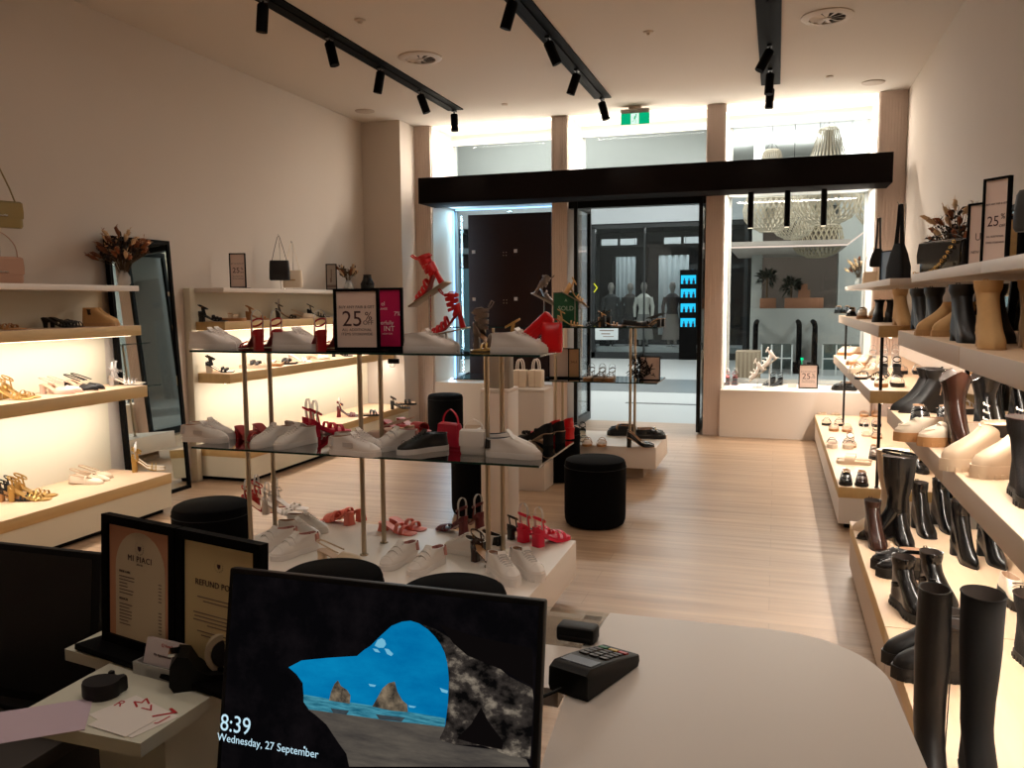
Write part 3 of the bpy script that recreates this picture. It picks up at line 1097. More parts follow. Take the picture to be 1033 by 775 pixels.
def court_shoe(col, hh=.075, heel='stiletto', L=.245, toe='point', sling=False, bow=None, lining=None, hw=.045, heelm=None, mary=False, hoop=False):
    r = empty('court_shoe')
    la = Last(L, hh, toe, .004)
    sole_part(la, r, lining or M_NUDE, .004, 1.0)
    heel_part(la, r, heelm or col, heel, hw, hw * .9)
    lin_ = lining or M_NUDE
    if sling:
        mb = MB()
        rings = []
        for f_ in (0, .25, .5, .75, 1.0):
            y = L * (.56 + .44 * f_ ** .8)
            pass
        N = 12
        rows = []
        for j in range(9):
            f_ = j / 8
            y = L * (.55 + .45 * (1 - (1 - f_) ** 1.6))
            s_ = min(.998, y / L)
            hw_ = interp(OUTL[toe], s_) + .001
            h = .040 * (1 - f_ ** 2.2) + .006
            rows.append([(-hw_ * math.cos(PI * i / N), y - .02 * (1 - f_) * (abs(math.cos(PI * i / N)) ** 2) * 1.0, la.lift(y) + h * math.sin(PI * i / N) ** .8) for i in range(N + 1)])
        inn = [[(x * .93, y, max(la.lift(y), z - .0025)) for x, y, z in row] for row in reversed(rows)]
        mb.loft(rows + inn, 0, False, False, closed=False)
        mb.build('vamp', col, r)
        insole(la, r, lin_)
        st = MB()
        pts = []
        for i in range(17):
            a = -PI * .5 + PI * i / 16
            pts.append((.030 * math.sin(a), .03 - .036 * math.cos(a) + (.10 * abs(math.sin(a)) ** 6), la.lift(0) + .045 - .045 * abs(math.sin(a)) ** 6))
        st.ribbon(pts, (0, 0, 1), .008, .0025)
        st.build('slingback_strap', col, r)
    else:
        lv = [(.0, L, .0, .0, .99, 0, .03, 0, 1), (-.001, L - .002, .014, .010, 1.0, 0, .03, 0, 1), (.001, L * .94, .026, .020, .93, 0, .03, 0, 1),
              (.002, L * .86, .036, .030, .86, 0, .03, 0, 1), (.003, L * .77, .044, .034, .80, .1, .028, 0, 1), (.004, L * .68, .052, .034, .78, .2, .028, 0, .8)]
        upper_part(la, r, lv, col, lin_, .003, .028)
    if mary:
        mb = MB()
        arc_strap(mb, la, L * .50, .052, .009)
        mb.build('bar_strap', col, r)
    if bow:
        mb = MB()
        y, z = L * .70, la.lift(L * .7) + .040
        mb.lathe([(.001, -.006), (.009, -.003), (.009, .006), (.001, .01)], 12, c=(0, y, z + .008))
        for k in range(6):
            a = PI * k / 3 + .3
            c, s_ = math.cos(a), math.sin(a)
            mb.loft([[(c * .005 - s_ * .003, y + s_ * .005 + c * .003, z + .004), (c * .005 + s_ * .003, y + s_ * .005 - c * .003, z + .004), (c * .005, y + s_ * .005, z + .012)],
                     [(c * .024 - s_ * .011, y + s_ * .024 + c * .011, z + .0), (c * .024 + s_ * .011, y + s_ * .024 - c * .011, z + .0), (c * .022, y + s_ * .022, z + .016)]])
        mb.build('bow', bow, r)
    if hoop:
        clear_arch(la, r, .12)
    return r


def loafer(col, so, hh=.0, t=.035, L=.27, bit=None, lining=None, lugs=10, mule_=False, toe='round', strap=None, fur=None):
    r = empty('loafer')
    la = Last(L, 0, toe)
    sole_part(la, r, so, t, 1.07, True, .005, lugs=lugs)
    lv = [(.0, L, t, t, 1.0, 0, .03, 0, 1), (.0, L - .002, t + .014, t + .012, 1.02, 0, .03, 0, 1), (.002, L * .92, t + .028, t + .026, .95, 0, .03, 0, 1),
          (.004, L * .83, t + .038, t + .037, .88, .1, .033, 0, 1), (.005, L * .73, t + .046, t + .046, .82, .3, .033, 0, 1), (.005, L * .63, t + .054, t + .056, .78, .5, .032, 0, 1.2), (.005, L * .56, t + .058, t + .062, .74, .6, .031, 0, 1.6)]
    upper_part(la, r, lv, col, lining or M_NUDE, .004, .04)
    mb = MB()
    pts = [(-.038 * math.cos(PI * i / 12), L * .66, t + .022 + .036 * math.sin(PI * i / 12)) for i in range(13)]
    mb.ribbon(pts, (0, 1, -.4), .020, .004)
    mb.build('saddle_strap', strap or col, r)
    MB().tube([(.030 * math.cos(a), L * .80 + .035 * math.sin(a), t + .034 - .006 * abs(math.sin(a))) for a in [PI * k / 12 for k in range(13)]], .002, 5).build('apron_seam', col, r)
    if bit:
        MB().tube([(-.016, L * .66, t + .062), (.016, L * .66, t + .062)], .0025, 6).lathe([(.007, -.002), (.007, .002)], 12, c=(-.018, L * .66, t + .060)).lathe([(.007, -.002), (.007, .002)], 12, c=(.018, L * .66, t + .060)).build('metal_bit', bit, r)
    return r


def boot(col, so=None, H=.20, hh=.05, heel='block', L=.27, toe='round', t=.006, chunky=False, shaft_r=.046, top_r=None, zipm=None, lining=None, elastic=None, strap=None, dip=0.0, tab=True, hw=.055, name='ankle_boot', lace=None, lugs=12, seam=True, cuff=None):
    r = empty(name)
    lining = lining or M_LINING
    so = so or M_BLKSOLE
    hh_ = 0 if chunky else hh
    la = Last(L, hh_, toe, 0 if chunky else t)
    if chunky:
        sole_part(la, r, so, t, 1.09, True, .006, lugs=lugs)
        z0 = t
    else:
        sole_part(la, r, so, t, 1.03)
        heel_part(la, r, so if heel == 'block' else col, heel, hw, hw)
        z0 = 0
    tr = top_r or shaft_r
    a1 = .115 + (shaft_r - .046) * 2
    lv = [(.0, L, z0, z0, 1.0, 0, .04, 0, 1), (-.001, L - .002, z0 + .018, z0 + .014, 1.03, 0, .04, 0, 1), (.000, L * .95, z0 + .034, z0 + .030, .99, 0, .04, 0, 1),
          (.001, L * .86, z0 + .050, z0 + .046, .95, .05, .04, .0, 1), (.002, L * .76, z0 + .064, z0 + .060, .92, .15, .038, .1, 1), (.003, L * .66, z0 + .078, z0 + .076, .92, .35, .037, .3, 1),
          (.004, L * .57, z0 + .094, z0 + .094, .95, .65, .037, .6, 1), (.006, L * .50, z0 + .112, z0 + .112, 1, .9, .037, .9, 1), (.007, L * .46, z0 + .132, z0 + .132, 1, 1, .038, 1, 1)]
    Ht = H - (la.plat + la.hh) if not chunky else H
    zz = z0 + .132
    n = 5
    for i in range(1, n + 1):
        f_ = i / n
        z = zz + (Ht - zz) * f_
        rr = .038 + (shaft_r - .038) * sm(f_ * 1.6)
        rr = rr + (tr - shaft_r) * f_ ** 2
        yc = .066
        lv.append((yc - rr * 1.22, yc + rr * 1.22, z + (0 if i < n else 0), z, 1, 1, rr, 1, 1))
    u = upper_part(la, r, lv, col, lining, .003, .06, 'boot_upper')
    if dip:   # V dip: lower the rim at both sides
        for v in u.data.vertices:
            if v.co.z > H - .06 and abs(v.co.x) > .0:
                f_ = (v.co.z - (H - .06)) / .06
                v.co.z -= dip * f_ * (abs(v.co.x) / tr) ** 1.5
    zt = H
    yb, yf = .066 - tr * 1.22, .066 + tr * 1.22
    if tab:
        MB().tube([(-.006, yb + .001, zt - .02), (-.006, yb - .003, zt + .008), (.006, yb - .003, zt + .008), (.006, yb + .001, zt - .02)], .003, 5).build('pull_tab', col, r)
    if zipm:
        MB().ribbon([(-.040, .07, .07 + la.lift(.07)), (-shaft_r * .99 - .001, .068, (.07 + zt) / 2), (-tr - .001, .066, zt - .006)], (0, 1, 0), .006, .002).build('side_zip', zipm, r)
    if elastic:
        for sx in (-1, 1):
            MB().loft([[(sx * .0375, .055, z0 + .07 + la.lift(.06)), (sx * .0375, .078, z0 + .07 + la.lift(.06)), (sx * .0395, .078, z0 + .07 + la.lift(.06)), (sx * .0395, .055, z0 + .07 + la.lift(.06))],
                       [(sx * (tr - .001), .045, zt - .004), (sx * (tr - .001), .09, zt - .004), (sx * (tr + .001), .09, zt - .004), (sx * (tr + .001), .045, zt - .004)]]).build('elastic_gusset', elastic, r)
    if strap:
        for z in ((.12, H - .03) if H >= .3 else (.10,)):
            z += la.hh
            rr = .041 if z < .2 else tr + .002
            yc = .066
            so_ = MB().ribbon([(rr * math.cos(a), yc + rr * 1.24 * math.sin(a), z + .012 * math.sin(a)) for a in [2 * PI * k / 20 for k in range(20)]], (0, 0, 1), .014, .003, closed=True).build('buckle_strap', col, r)
        z = .10 + la.hh
        MB().tube([(-.045, .058, z - .009), (-.045, .076, z - .009), (-.045, .076, z + .009), (-.045, .058, z + .009)], .002, 5, closed=True).build('buckle', strap, so_)
    if lace:
        mb = MB()
        for i in range(5):
            z = z0 + .085 + i * .026
            yf_ = (.066 + .05 * (1 if i > 1 else 1.35 - i * .1)) + (.012 if i == 0 else 0)
            mb.tube([(-.018, yf_ - .004, z), (0, yf_ + .006, z + .004), (.018, yf_ - .004, z + .008)], .003, 5)
        mb.build('laces', lace, r)
    if seam:
        MB().tube([(tr * 1.0 * math.cos(a), .066 + tr * 1.22 * math.sin(a), zt - dip * abs(math.cos(a)) ** 1.5) for a in [2 * PI * k / 28 for k in range(28)]], .0022, 5, closed=True).build('rim_piping', cuff or col, r)
    return r


def lace_sandal(col, stand=None, tall=.17, hh=.09):
    """strappy heel with long laces tied round a standing ankle shape"""
    r = empty('lace_up_sandal')
    la = Last(.235, hh, 'square', .008)
    sole_part(la, r, col, .005, 1.0)
    heel_part(la, r, col, 'flare', .03, .03)
    insole(la, r, M_TANLEA)
    mb = MB()
    for y in (.84, .72, .60, .48):
        arc_strap(mb, la, .235 * y, .030 + (.84 - y) * .10, .015, y2=.235 * (y - .05))
        arc_strap(mb, la, .235 * (y - .04), .030 + (.84 - y) * .10, .010, y2=.235 * (y + .03))
    mb.build('toe_straps', col, r)
    heel_counter(la, r, col, .06, reach=.22)
    for k, z in enumerate((.040, .058, .076, .094, .110, .124)):
        mb = MB()
        rr = .026 + .002 * k
        mb.ribbon([(rr * math.cos(a), .05 - .002 * k + rr * 1.25 * math.sin(a), hh + z + (.008 if k % 2 else -.006) * math.sin(a)) for a in [2 * PI * j / 18 for j in range(18)]], (0, 0, 1), .018, .003, closed=True)
        mb.build('ankle_lace', col, r)
    mb = MB()
    z = hh + .125
    mb.tube([(0, .08, z), (-.012, .10, z + .025), (-.020, .11, z + .048), (-.004, .105, z + .055), (.004, .088, z + .02)], .0045, 6)
    mb.tube([(0, .08, z), (.010, .05, z + .018), (.022, .02, z + .012), (.03, .0, z - .012)], .0045, 6)
    mb.build('bow_tie', col, r)
    return r


M_NUDE = mat('nude_insole', (206, 172, 142), .6)
M_TANLEA = mat('tan_insole', (176, 128, 84), .6)
M_LINING = mat('dark_lining', (52, 42, 36), .8)
M_LIGHTLIN = mat('tan_lining', (170, 128, 100), .8)
M_BLKSOLE = mat('black_rubber', (16, 15, 15), .55)
W = mat('white_leather', (234, 224, 216), .42)
W2 = mat('white_rubber', (232, 224, 218), .5)
GREYL = mat('pale_grey_leather', (204, 194, 188), .5)
BL = mat('black_leather', (14, 13, 13), .24, coat=.25, bump=.15, nscale=60)
BLM = mat('black_matt_leather', (16, 14, 14), .45, bump=.2, nscale=80)
BLS = mat('black_suede', (12, 11, 12), .9)
BR = mat('brown_leather', (54, 30, 22), .26, coat=.2, bump=.1, nscale=60)
BRS = mat('brown_suede', (92, 66, 46), .9)
BE = mat('beige_suede', (204, 164, 112), .85, noise=.06, nscale=60)
BE2 = mat('bone_leather', (216, 190, 160), .42)
CRM = mat('cream_leather', (238, 220, 196), .4)
TAN = mat('tan_leather', (176, 126, 78), .4)
RED = mat('red_leather', (204, 18, 24), .38)
RED2 = mat('deep_red_leather', (160, 14, 22), .38)
PINK = mat('cerise_satin', (214, 24, 62), .45)
COR = mat('coral_leather', (222, 112, 94), .45)
BLUSH = mat('blush_patent', (232, 196, 178), .22, coat=.4)
GOLDL = mat('gold_leather', (196, 158, 92), .32, metal=.7)
SILV = mat('silver_leather', (196, 192, 190), .3, metal=.6)
BUR = mat('burgundy_leather', (92, 20, 24), .35)
OR = mat('orange_suede', (196, 96, 40), .85)
PEWT = mat('pewter_leather', (120, 104, 92), .35, metal=.5)

SHOES = {}
REC = {
    'sneaker_white': lambda: sneaker(W, W2, M_LIGHTLIN, W, None, side=None),
    'sneaker_grey_tab': lambda: sneaker(W, W2, M_LIGHTLIN, W, GREYL, side=GREYL),
    'sneaker_blacktab': lambda: sneaker(W, W2, M_LINING, W, BLM),
    'sneaker_black': lambda: sneaker(mat('black_glitter', (22, 20, 20), .35, bump=.8, nscale=200), W2, M_LINING, BLM, None),
    'sneaker_strap': lambda: sneaker(W, W2, mat('pink_lining', (190, 130, 118), .8), W, mat('pink_lining', (190, 130, 118), .8), strap=True),
    'sneaker_chunky': lambda: sneaker(W, W2, M_LIGHTLIN, GREYL, GREYL, chunky=True),
    'sneaker_stripe': lambda: sneaker(W, W2, BLM, BLM, BLM, slip=True, side=None),
    'sandal_red_hoop': lambda: heeled_sandal(RED2, hh=.07, hoop=True, hw=.05),
    'sandal_cerise': lambda: heeled_sandal(PINK, hh=.055, hw=.06, plat=.012, straps=((.74, .034, .02), (.58, .042, .016)), hoop=True, heelm=PINK, foot=PINK),
    'sandal_cerise_hoop': lambda: heeled_sandal(mat('raspberry_leather', (176, 28, 46), .4), hh=.08, hw=.048, hoop=True, cross=True),
    'sandal_black_hoop': lambda: heeled_sandal(BLM, hh=.075, hoop=True, cross=True, foot=TAN),
    'sandal_burg_hoop': lambda: heeled_sandal(BUR, hh=.08, hoop=True, cross=True, heel='flare', foot=BLM),
    'sandal_white_hoop': lambda: heeled_sandal(W, hh=.07, hoop=True, foot=W),
    'sandal_clear_hoop': lambda: heeled_sandal(SILV, hh=.05, hoop=True, straps=((.72, .03, .006), (.62, .036, .006), (.5, .04, .006)), foot=CRM),
    'sandal_nude_hoop': lambda: heeled_sandal(BE2, hh=.06, hoop=True, foot=BE2),
    'sandal_gold_hoop': lambda: heeled_sandal(GOLDL, hh=.09, hoop=True, hw=.042, straps=((.72, .03, .008), (.60, .036, .008)), foot=CRM),
    'sandal_gold': lambda: heeled_sandal(GOLDL, hh=.065, hw=.044, straps=((.76, .03, .010), (.66, .036, .008), (.54, .042, .008)), foot=GOLDL),
    'sandal_black_tan': lambda: heeled_sandal(BLM, hh=.06, hw=.045, straps=((.76, .03, .010), (.64, .036, .010)), foot=TAN, heelm=TAN),
    'sandal_beige': lambda: heeled_sandal(BE, hh=.07, hw=.05, straps=((.78, .03, .012), (.66, .036, .012), (.54, .042, .012)), foot=BE),
    'sandal_tan': lambda: heeled_sandal(TAN, hh=.05, hw=.045, foot=TAN),
    'sandal_blackwhite': lambda: heeled_sandal(BLM, hh=.065, hw=.05, foot=CRM, heelm=CRM, straps=((.72, .032, .022), (.58, .04, .012))),
    'sandal_black': lambda: heeled_sandal(BLM, hh=.06, hw=.045, foot=BLM, straps=((.74, .03, .012), (.62, .038, .012), (.5, .044, .01))),
    'sandal_black_kitten': lambda: heeled_sandal(BLM, hh=.065, heel='kitten', foot=BLM, straps=((.78, .034, .006), (.68, .040, .006), (.58, .044, .006), (.48, .046, .006)), cross=True, ankle=False),
    'sandal_white_plat': lambda: heeled_sandal(W, hh=.075, hw=.055, plat=.03, straps=((.72, .036, .028), (.5, .044, .012)), foot=W, bow=True),
    'sandal_glitter_hoop': lambda: heeled_sandal(mat('glitter', (120, 60, 60), .3, metal=.5, bump=1, nscale=200), hh=.06, hoop=True, heel='kitten', foot=BLM),
    'sandal_brown': lambda: heeled_sandal(BR, hh=.07, hw=.042, foot=TAN),
    'flat_black': lambda: flat_sandal(BLM, BLM),
    'flat_black_cross': lambda: flat_sandal(BLM, BLM, cross=True, straps=((.64, .034, .014), (.50, .04, .012)), t=.02),
    'flat_tan': lambda: flat_sandal(TAN, TAN, t=.02),
    'flat_cream': lambda: flat_sandal(CRM, TAN, buckle=M_GOLD),
    'flat_cream_chunky': lambda: flat_sandal(CRM, CRM, t=.04),
    'flat_bone_cross': lambda: flat_sandal(BE2, TAN, cross=True),
    'flat_black_white': lambda: flat_sandal(BLM, CRM, t=.034),
    'flat_silver': lambda: flat_sandal(SILV, BLKS := M_BLKSOLE, buckle=M_CHROME, t=.03),
    'flat_hoop': lambda: flat_sandal(PEWT, TAN, ankle=True, hoop=True, t=.018),
    'flat_white_hoop': lambda: flat_sandal(W, CRM, ankle=True, hoop=True, t=.02, straps=((.7, .03, .012), (.56, .036, .012))),
    'flat_bone_slide': lambda: flat_sandal(BE2, BE2, t=.024, straps=((.6, .046, .075),)),
    'mule_coral': lambda: mule(COR, .07),
    'mule_coral_flat': lambda: mule(COR, .045, .05, bands=((.72, .038, .022), (.56, .048, .022))),
    'mule_red': lambda: mule(RED2, .06, .048, toe='square', bands=((.70, .045, .07),)),
    'mule_white': lambda: mule(W, .075, .048, bands=((.74, .03, .02), (.6, .036, .016)), heel='block'),
    'pump_black_bow': lambda: court_shoe(BLS, .06, 'block', bow=BLS, toe='point', hw=.05),
    'pump_red': lambda: court_shoe(RED, .06, 'block', toe='point', hw=.05, lining=RED),
    'pump_blush': lambda: court_shoe(BLUSH, .065, 'block', toe='point', sling=True, hw=.04),
    'pump_dark': lambda: court_shoe(BLM, .07, 'block', toe='point', sling=True, hw=.04),
    'pump_dark_glossy': lambda: court_shoe(BL, .085, 'block', toe='point', hw=.045),
    'pump_nude': lambda: court_shoe(BE2, .05, 'block', toe='round', hw=.045, sling=True),
    'pump_white_dark': lambda: court_shoe(CRM, .04, 'kitten', toe='point', sling=True),
    'pump_cream_flat': lambda: court_shoe(CRM, .012, 'block', toe='round', mary=True, lining=BE2),
    'pump_black_flat': lambda: court_shoe(BLM, .012, 'block', toe='round', mary=True),
    'pump_tan': lambda: court_shoe(BE, .05, 'kitten', toe='point', sling=True),
    'loafer_black': lambda: loafer(BL, M_BLKSOLE, t=.03, bit=M_GOLD),
    'loafer_brown': lambda: loafer(BR, M_BLKSOLE, t=.026),
    'loafer_black_chunky': lambda: loafer(BL, M_BLKSOLE, t=.045),
    'loafer_cream': lambda: loafer(CRM, M_BLKSOLE, t=.04, bit=M_CHROME),
    'loafer_cream_tan': lambda: loafer(CRM, mat('gum_sole', (190, 140, 92), .6), t=.04),
    'loafer_cream_all': lambda: loafer(BE2, BE2, t=.045, lining=CRM),
    'loafer_black_tan': lambda: loafer(BLM, M_BLKSOLE, t=.035, lining=TAN, strap=TAN),
    'loafer_grey': lambda: loafer(PEWT, M_BLKSOLE, t=.03, bit=M_CHROME),
    'clog_cream': lambda: loafer(CRM, mat('gum_sole', (190, 140, 92), .6), t=.03, lining=CRM),
    'boot_knee_bone': lambda: boot(BE2, so=BE2, H=.46, hh=.045, toe='point', shaft_r=.060, top_r=.070, name='tall_boot', t=.006, hw=.055, lining=CRM),
    'boot_knee_buckle': lambda: boot(BL, H=.46, hh=.045, toe='point', shaft_r=.060, top_r=.070, strap=M_CHROME, name='tall_boot', t=.006, hw=.055),
    'boot_tall_suede': lambda: boot(BLS, H=.54, hh=.05, toe='round', shaft_r=.048, top_r=.052, name='tall_boot', seam=True, tab=False),
    'boot_tall_suede_bow': lambda: boot(BLM, H=.55, hh=.05, toe='round', shaft_r=.044, top_r=.038, name='tall_boot', seam=True, tab=True, zipm=M_BLKMET),
    'boot_western_brown': lambda: boot(BR, so=mat('brown_sole', (40, 22, 16), .5), H=.32, hh=.05, toe='point', shaft_r=.050, top_r=.060, dip=.045, name='tall_boot', tab=False),
    'boot_western_black': lambda: boot(BL, H=.31, hh=.05, toe='point', shaft_r=.050, top_r=.060, dip=.045, name='tall_boot', tab=True, zipm=M_BLKMET),
    'boot_ankle_black': lambda: boot(BL, H=.235, hh=.055, toe='round', shaft_r=.043, zipm=M_BLKMET),
    'boot_ankle_brown': lambda: boot(BR, so=mat('brown_sole', (40, 22, 16), .5), H=.225, hh=.045, toe='round', shaft_r=.042),
    'boot_slim_black': lambda: boot(BL, H=.27, hh=.07, toe='square', shaft_r=.042, heel='block', hw=.045),
    'boot_point_black': lambda: boot(BL, H=.29, hh=.07, toe='point', shaft_r=.046, hw=.045),
    'boot_chelsea': lambda: boot(BLM, H=.235, hh=.035, toe='point', shaft_r=.048, top_r=.055, tab=True, zipm=M_CHROME, elastic=None),
    'boot_chunky_black': lambda: boot(BL, H=.235, chunky=True, t=.040, shaft_r=.046, strap=M_CHROME, elastic=M_BLKSOLE),
    'boot_chunky_black_low': lambda: boot(BLM, H=.20, chunky=True, t=.045, shaft_r=.048, tab=True),
    'boot_chunky_gold': lambda: boot(BL, H=.22, chunky=True, t=.036, shaft_r=.044, strap=M_GOLD),
    'boot_suede_black': lambda: boot(BLM, H=.235, hh=.04, toe='round', shaft_r=.050, top_r=.050),
    'boot_sock_beige': lambda: boot(BE, so=mat('beige_sole', (190, 150, 104), .6), H=.24, hh=.05, toe='round', shaft_r=.046, top_r=.048, lining=M_LINING),
    'boot_low_beige': lambda: boot(BE, so=mat('beige_sole', (190, 150, 104), .6), H=.15, chunky=True, t=.03, shaft_r=.042, lugs=8),
    'boot_cream_chunky': lambda: boot(BE2, so=BE2, H=.17, chunky=True, t=.045, shaft_r=.05, name='ankle_boot', lace=CRM),
    'boot_fluffy': lambda: boot(mat('black_fleece', (20, 16, 15), .95, bump=1, nscale=150), H=.25, chunky=True, t=.03, shaft_r=.05, top_r=.056, cuff=mat('brown_fleece', (58, 36, 30), .95)),
    'lace_red': lambda: lace_sandal(RED),
    'lace_pewter': lambda: lace_sandal(PEWT),
}
CATS = {'sneaker': 'sneaker', 'heeled_sandal': 'sandal', 'flat_sandal': 'sandal', 'heeled_mule': 'mule', 'court_shoe': 'shoe', 'loafer': 'loafer',
        'ankle_boot': 'boot', 'tall_boot': 'boot', 'lace_up_sandal': 'sandal'}


def shoe(kind, x, y, z, rz, label, group=None, s=1.0, rx=0.0, ry=0.0):
    if kind not in SHOES:
        SHOES[kind] = REC[kind]()
        o = SHOES[kind]
    else:
        o = dup(SHOES[kind])
    base = o.name.split('.')[0]
    o.location = (x, y, z)
    o.rotation_euler = (R(rx), R(ry), R(rz))
    o.scale = (s, s, s)
    for k in ('label', 'category', 'group'):
        if k in o:
            del o[k]
    tag(o, label, CATS[base], group)
    return o


def pair(kind, x, y, z, rz, label, gap=.098, stagger=0.0, s=1.0, splay=0, n=2):
    """(x, y) is the centre of the pair, rz the toe direction (0 = away from the counter, 180 = towards it)"""
    a = R(rz)
    fwd = Vector((-math.sin(a), math.cos(a)))
    sd = Vector((math.cos(a), math.sin(a)))
    L = .26 * s
    for k in range(n):
        sg = (-1 if k == 0 else 1) if n == 2 else 0
        c = Vector((x, y)) + sd * (sg * gap / 2 * s) - fwd * (L / 2) + fwd * (stagger * sg)
        shoe(kind, c.x, c.y, z + .0005, rz - splay * sg, label, ('pair: ' + label) if n == 2 else None, s)


def one(kind, x, y, z, rz, label, s=1.0):
    """a single shoe, (x, y) its centre"""
    a = R(rz)
    shoe(kind, x + math.sin(a) * .13 * s, y - math.cos(a) * .13 * s, z + .0005, rz, label, None, s)


# ------------------------------------------------------------------ shoes on the nearer left wall unit
GL = 1.36
pair('sandal_tan', -4.790, 4.186, 1.435, -60, 'tan strappy sandals at left picture edge, upper shelf of nearer left unit')
pair('sandal_black_kitten', -4.790, 4.662, 1.435, -70, 'black strappy kitten heels alone on upper shelf of nearer left unit')
pair('boot_low_beige', -4.80, 5.00, 1.435, -60, 'beige low ankle boots on upper left shelf before the mirror', gap=.11, s=.85)
pair('sandal_gold', -4.780, 4.244, .975, -70, 'gold and tan sandals at left picture edge on middle left shelf')
pair('pump_blush', -4.780, 4.601, .975, -75, 'pale blush slingback block heels on middle shelf, nearer left unit', gap=.10)
pair('pump_dark', -4.780, 4.810, .975, -75, 'dark slingback heels beside the blush pair on middle left shelf', gap=.09)
pair('sandal_clear_hoop', -4.780, 5.234, .975, -60, 'silver sandals with clear hoops at end of middle left shelf', gap=.11)
pair('sandal_gold', -4.719, 4.263, .3, -62, 'strappy gold block heels at front of nearer left bench', gap=.10, s=1.08)
pair('sandal_black_tan', -4.800, 4.239, .3, -62, 'black strapped tan heels behind the gold pair on nearer left bench', gap=.12)
pair('pump_cream_flat', -4.755, 4.777, .3, -70, 'cream round toe bar flats at middle front of nearer left bench', gap=.10)
pair('pump_nude', -4.800, 4.849, .3, -70, 'nude low block heels behind the cream bar flats on left bench', gap=.13)
pair('sandal_gold_hoop', -4.660, 5.279, .3, -50, 'gold block heel sandals with clear hoops at left bench end', gap=.11)

# ------------------------------------------------------------------ farther left wall unit
pair('sandal_black', -4.790, 6.317, 1.435, -60, 'black block sandals at near end of upper shelf, farther left unit')
pair('flat_cream', -4.790, 6.559, 1.435, -60, 'cream sandals second from near end on upper shelf, farther unit')
pair('sandal_tan', -4.790, 7.008, 1.435, -60, 'tan sandals on upper shelf behind red hoop sandals')
pair('sandal_black_hoop', -4.790, 7.510, 1.435, -60, 'black hooped sandals mid way on upper shelf of farther unit')
pair('pump_white_dark', -4.790, 7.813, 1.435, -65, 'cream kitten heels right of black hooped pair, upper shelf')
pair('sandal_black', -4.790, 8.116, 1.435, -60, 'black sandals on upper shelf just left of the sale sign')
pair('sandal_blackwhite', -4.780, 6.373, .975, -60, 'black and white block heels at near end of middle shelf')
pair('flat_black_white', -4.780, 6.865, .975, -65, 'black and white flats on middle shelf behind the left rods')
pair('flat_cream', -4.780, 7.126, .975, -65, 'cream buckle sandals on middle shelf, farther left unit')
pair('flat_black_cross', -4.780, 7.386, .975, -65, 'black crossed flats on middle shelf, farther left unit')
pair('mule_white', -4.780, 7.700, .975, -60, 'white block mules on middle shelf, farther left unit')
pair('pump_white_dark', -4.780, 8.058, .975, -65, 'cream slingbacks on middle shelf beneath the sale sign')
pair('sandal_black', -4.780, 8.604, .975, -60, 'black sandals at far part of middle shelf beneath the sale sign')
pair('sandal_black', -4.351, 9.228, .3, -65, 'black slides near far end of farther left bench')
pair('sandal_nude_hoop', -5.679, 9.497, .3, -62, 'nude sandals with clear hoops on farther left bench, left one', s=.95)
pair('flat_bone_cross', -5.336, 9.479, .3, -62, 'bone crossed slides between hooped sandals on farther left bench')
pair('sandal_black_hoop', -5.160, 9.523, .3, -62, 'black sandals with clear hoops on farther left bench')
pair('sandal_blackwhite', -5.147, 9.968, .3, -62, 'black and cream block heels by the middle rods, farther bench')
pair('pump_white_dark', -4.891, 9.922, .3, -65, 'cream and black slingbacks on farther left bench, right part')
pair('sandal_burg_hoop', -4.638, 8.435, .3, -62, 'dark red hooped sandals at front edge of farther left bench')
pair('flat_black_cross', -4.424, 8.581, .3, -60, 'black crossed flats at front edge of farther left bench')
pair('flat_black', -4.458, 9.606, .3, -62, 'black slides at the very far end of farther left bench')

# ------------------------------------------------------------------ nearer centre table: upper glass
pair('sneaker_white', -2.866, 3.770, 1.36, -88, 'white sneakers at left end of upper glass shelf', gap=.11, stagger=.018)
pair('sandal_red_hoop', -2.583, 3.770, 1.36, 55, 'deep red block heels with clear hoops, left pair, upper glass', gap=.10)
pair('sneaker_white', -2.357, 3.770, 1.36, -88, 'white sneakers between the two hooped red pairs, upper glass', gap=.11, stagger=.02)
pair('sandal_red_hoop', -2.207, 3.770, 1.36, 50, 'deep red block heels with clear hoops beside sale sign', gap=.10)
pair('sneaker_white', -1.614, 3.770, 1.36, -90, 'white sneakers right of the cerise sign on upper glass', gap=.10, stagger=.01, s=.98)
pair('sneaker_white', -1.162, 3.770, 1.36, -90, 'white sneakers at right end of upper glass shelf', gap=.10, stagger=.01)
one('lace_pewter', -1.276, 3.770, 1.36, -100, 'pewter lace up sandal behind the right upper sneakers', s=.9)
one('sandal_gold', -1.291, 3.770, 1.36, 100, 'gold heel behind the sneakers at upper glass right end')
# lower glass
pair('sneaker_grey_tab', -2.924, 3.755, .862, -88, 'grey tabbed white sneakers at left end of lower glass', gap=.12, stagger=.02)
pair('mule_red', -2.673, 3.861, .862, -115, 'deep red strappy mules behind left rod on lower glass', gap=.11)
pair('sneaker_white', -2.422, 3.723, .862, 165, 'white sneakers facing forward on lower glass', gap=.13, stagger=.02)
pair('mule_white', -2.494, 4.096, .862, -25, 'white block mules beside bright red ones on lower glass', gap=.09)
pair('sandal_cerise', -2.391, 4.114, .862, -35, 'bright red block heels with clear hoops on lower glass', gap=.09)
pair('sneaker_grey_tab', -1.954, 3.623, .862, -92, 'grey tabbed white sneakers by the middle rods', gap=.12, stagger=.02)
pair('pump_blush', -2.001, 4.072, .862, 80, 'blush pointed slingbacks by middle rods on lower glass')
pair('mule_red', -1.989, 4.292, .862, -110, 'deep red mules behind the middle white sneakers', gap=.12)
one('sneaker_strap', -1.814, 3.778, .862, 150, 'white sneaker angled left beside a black one, lower glass')
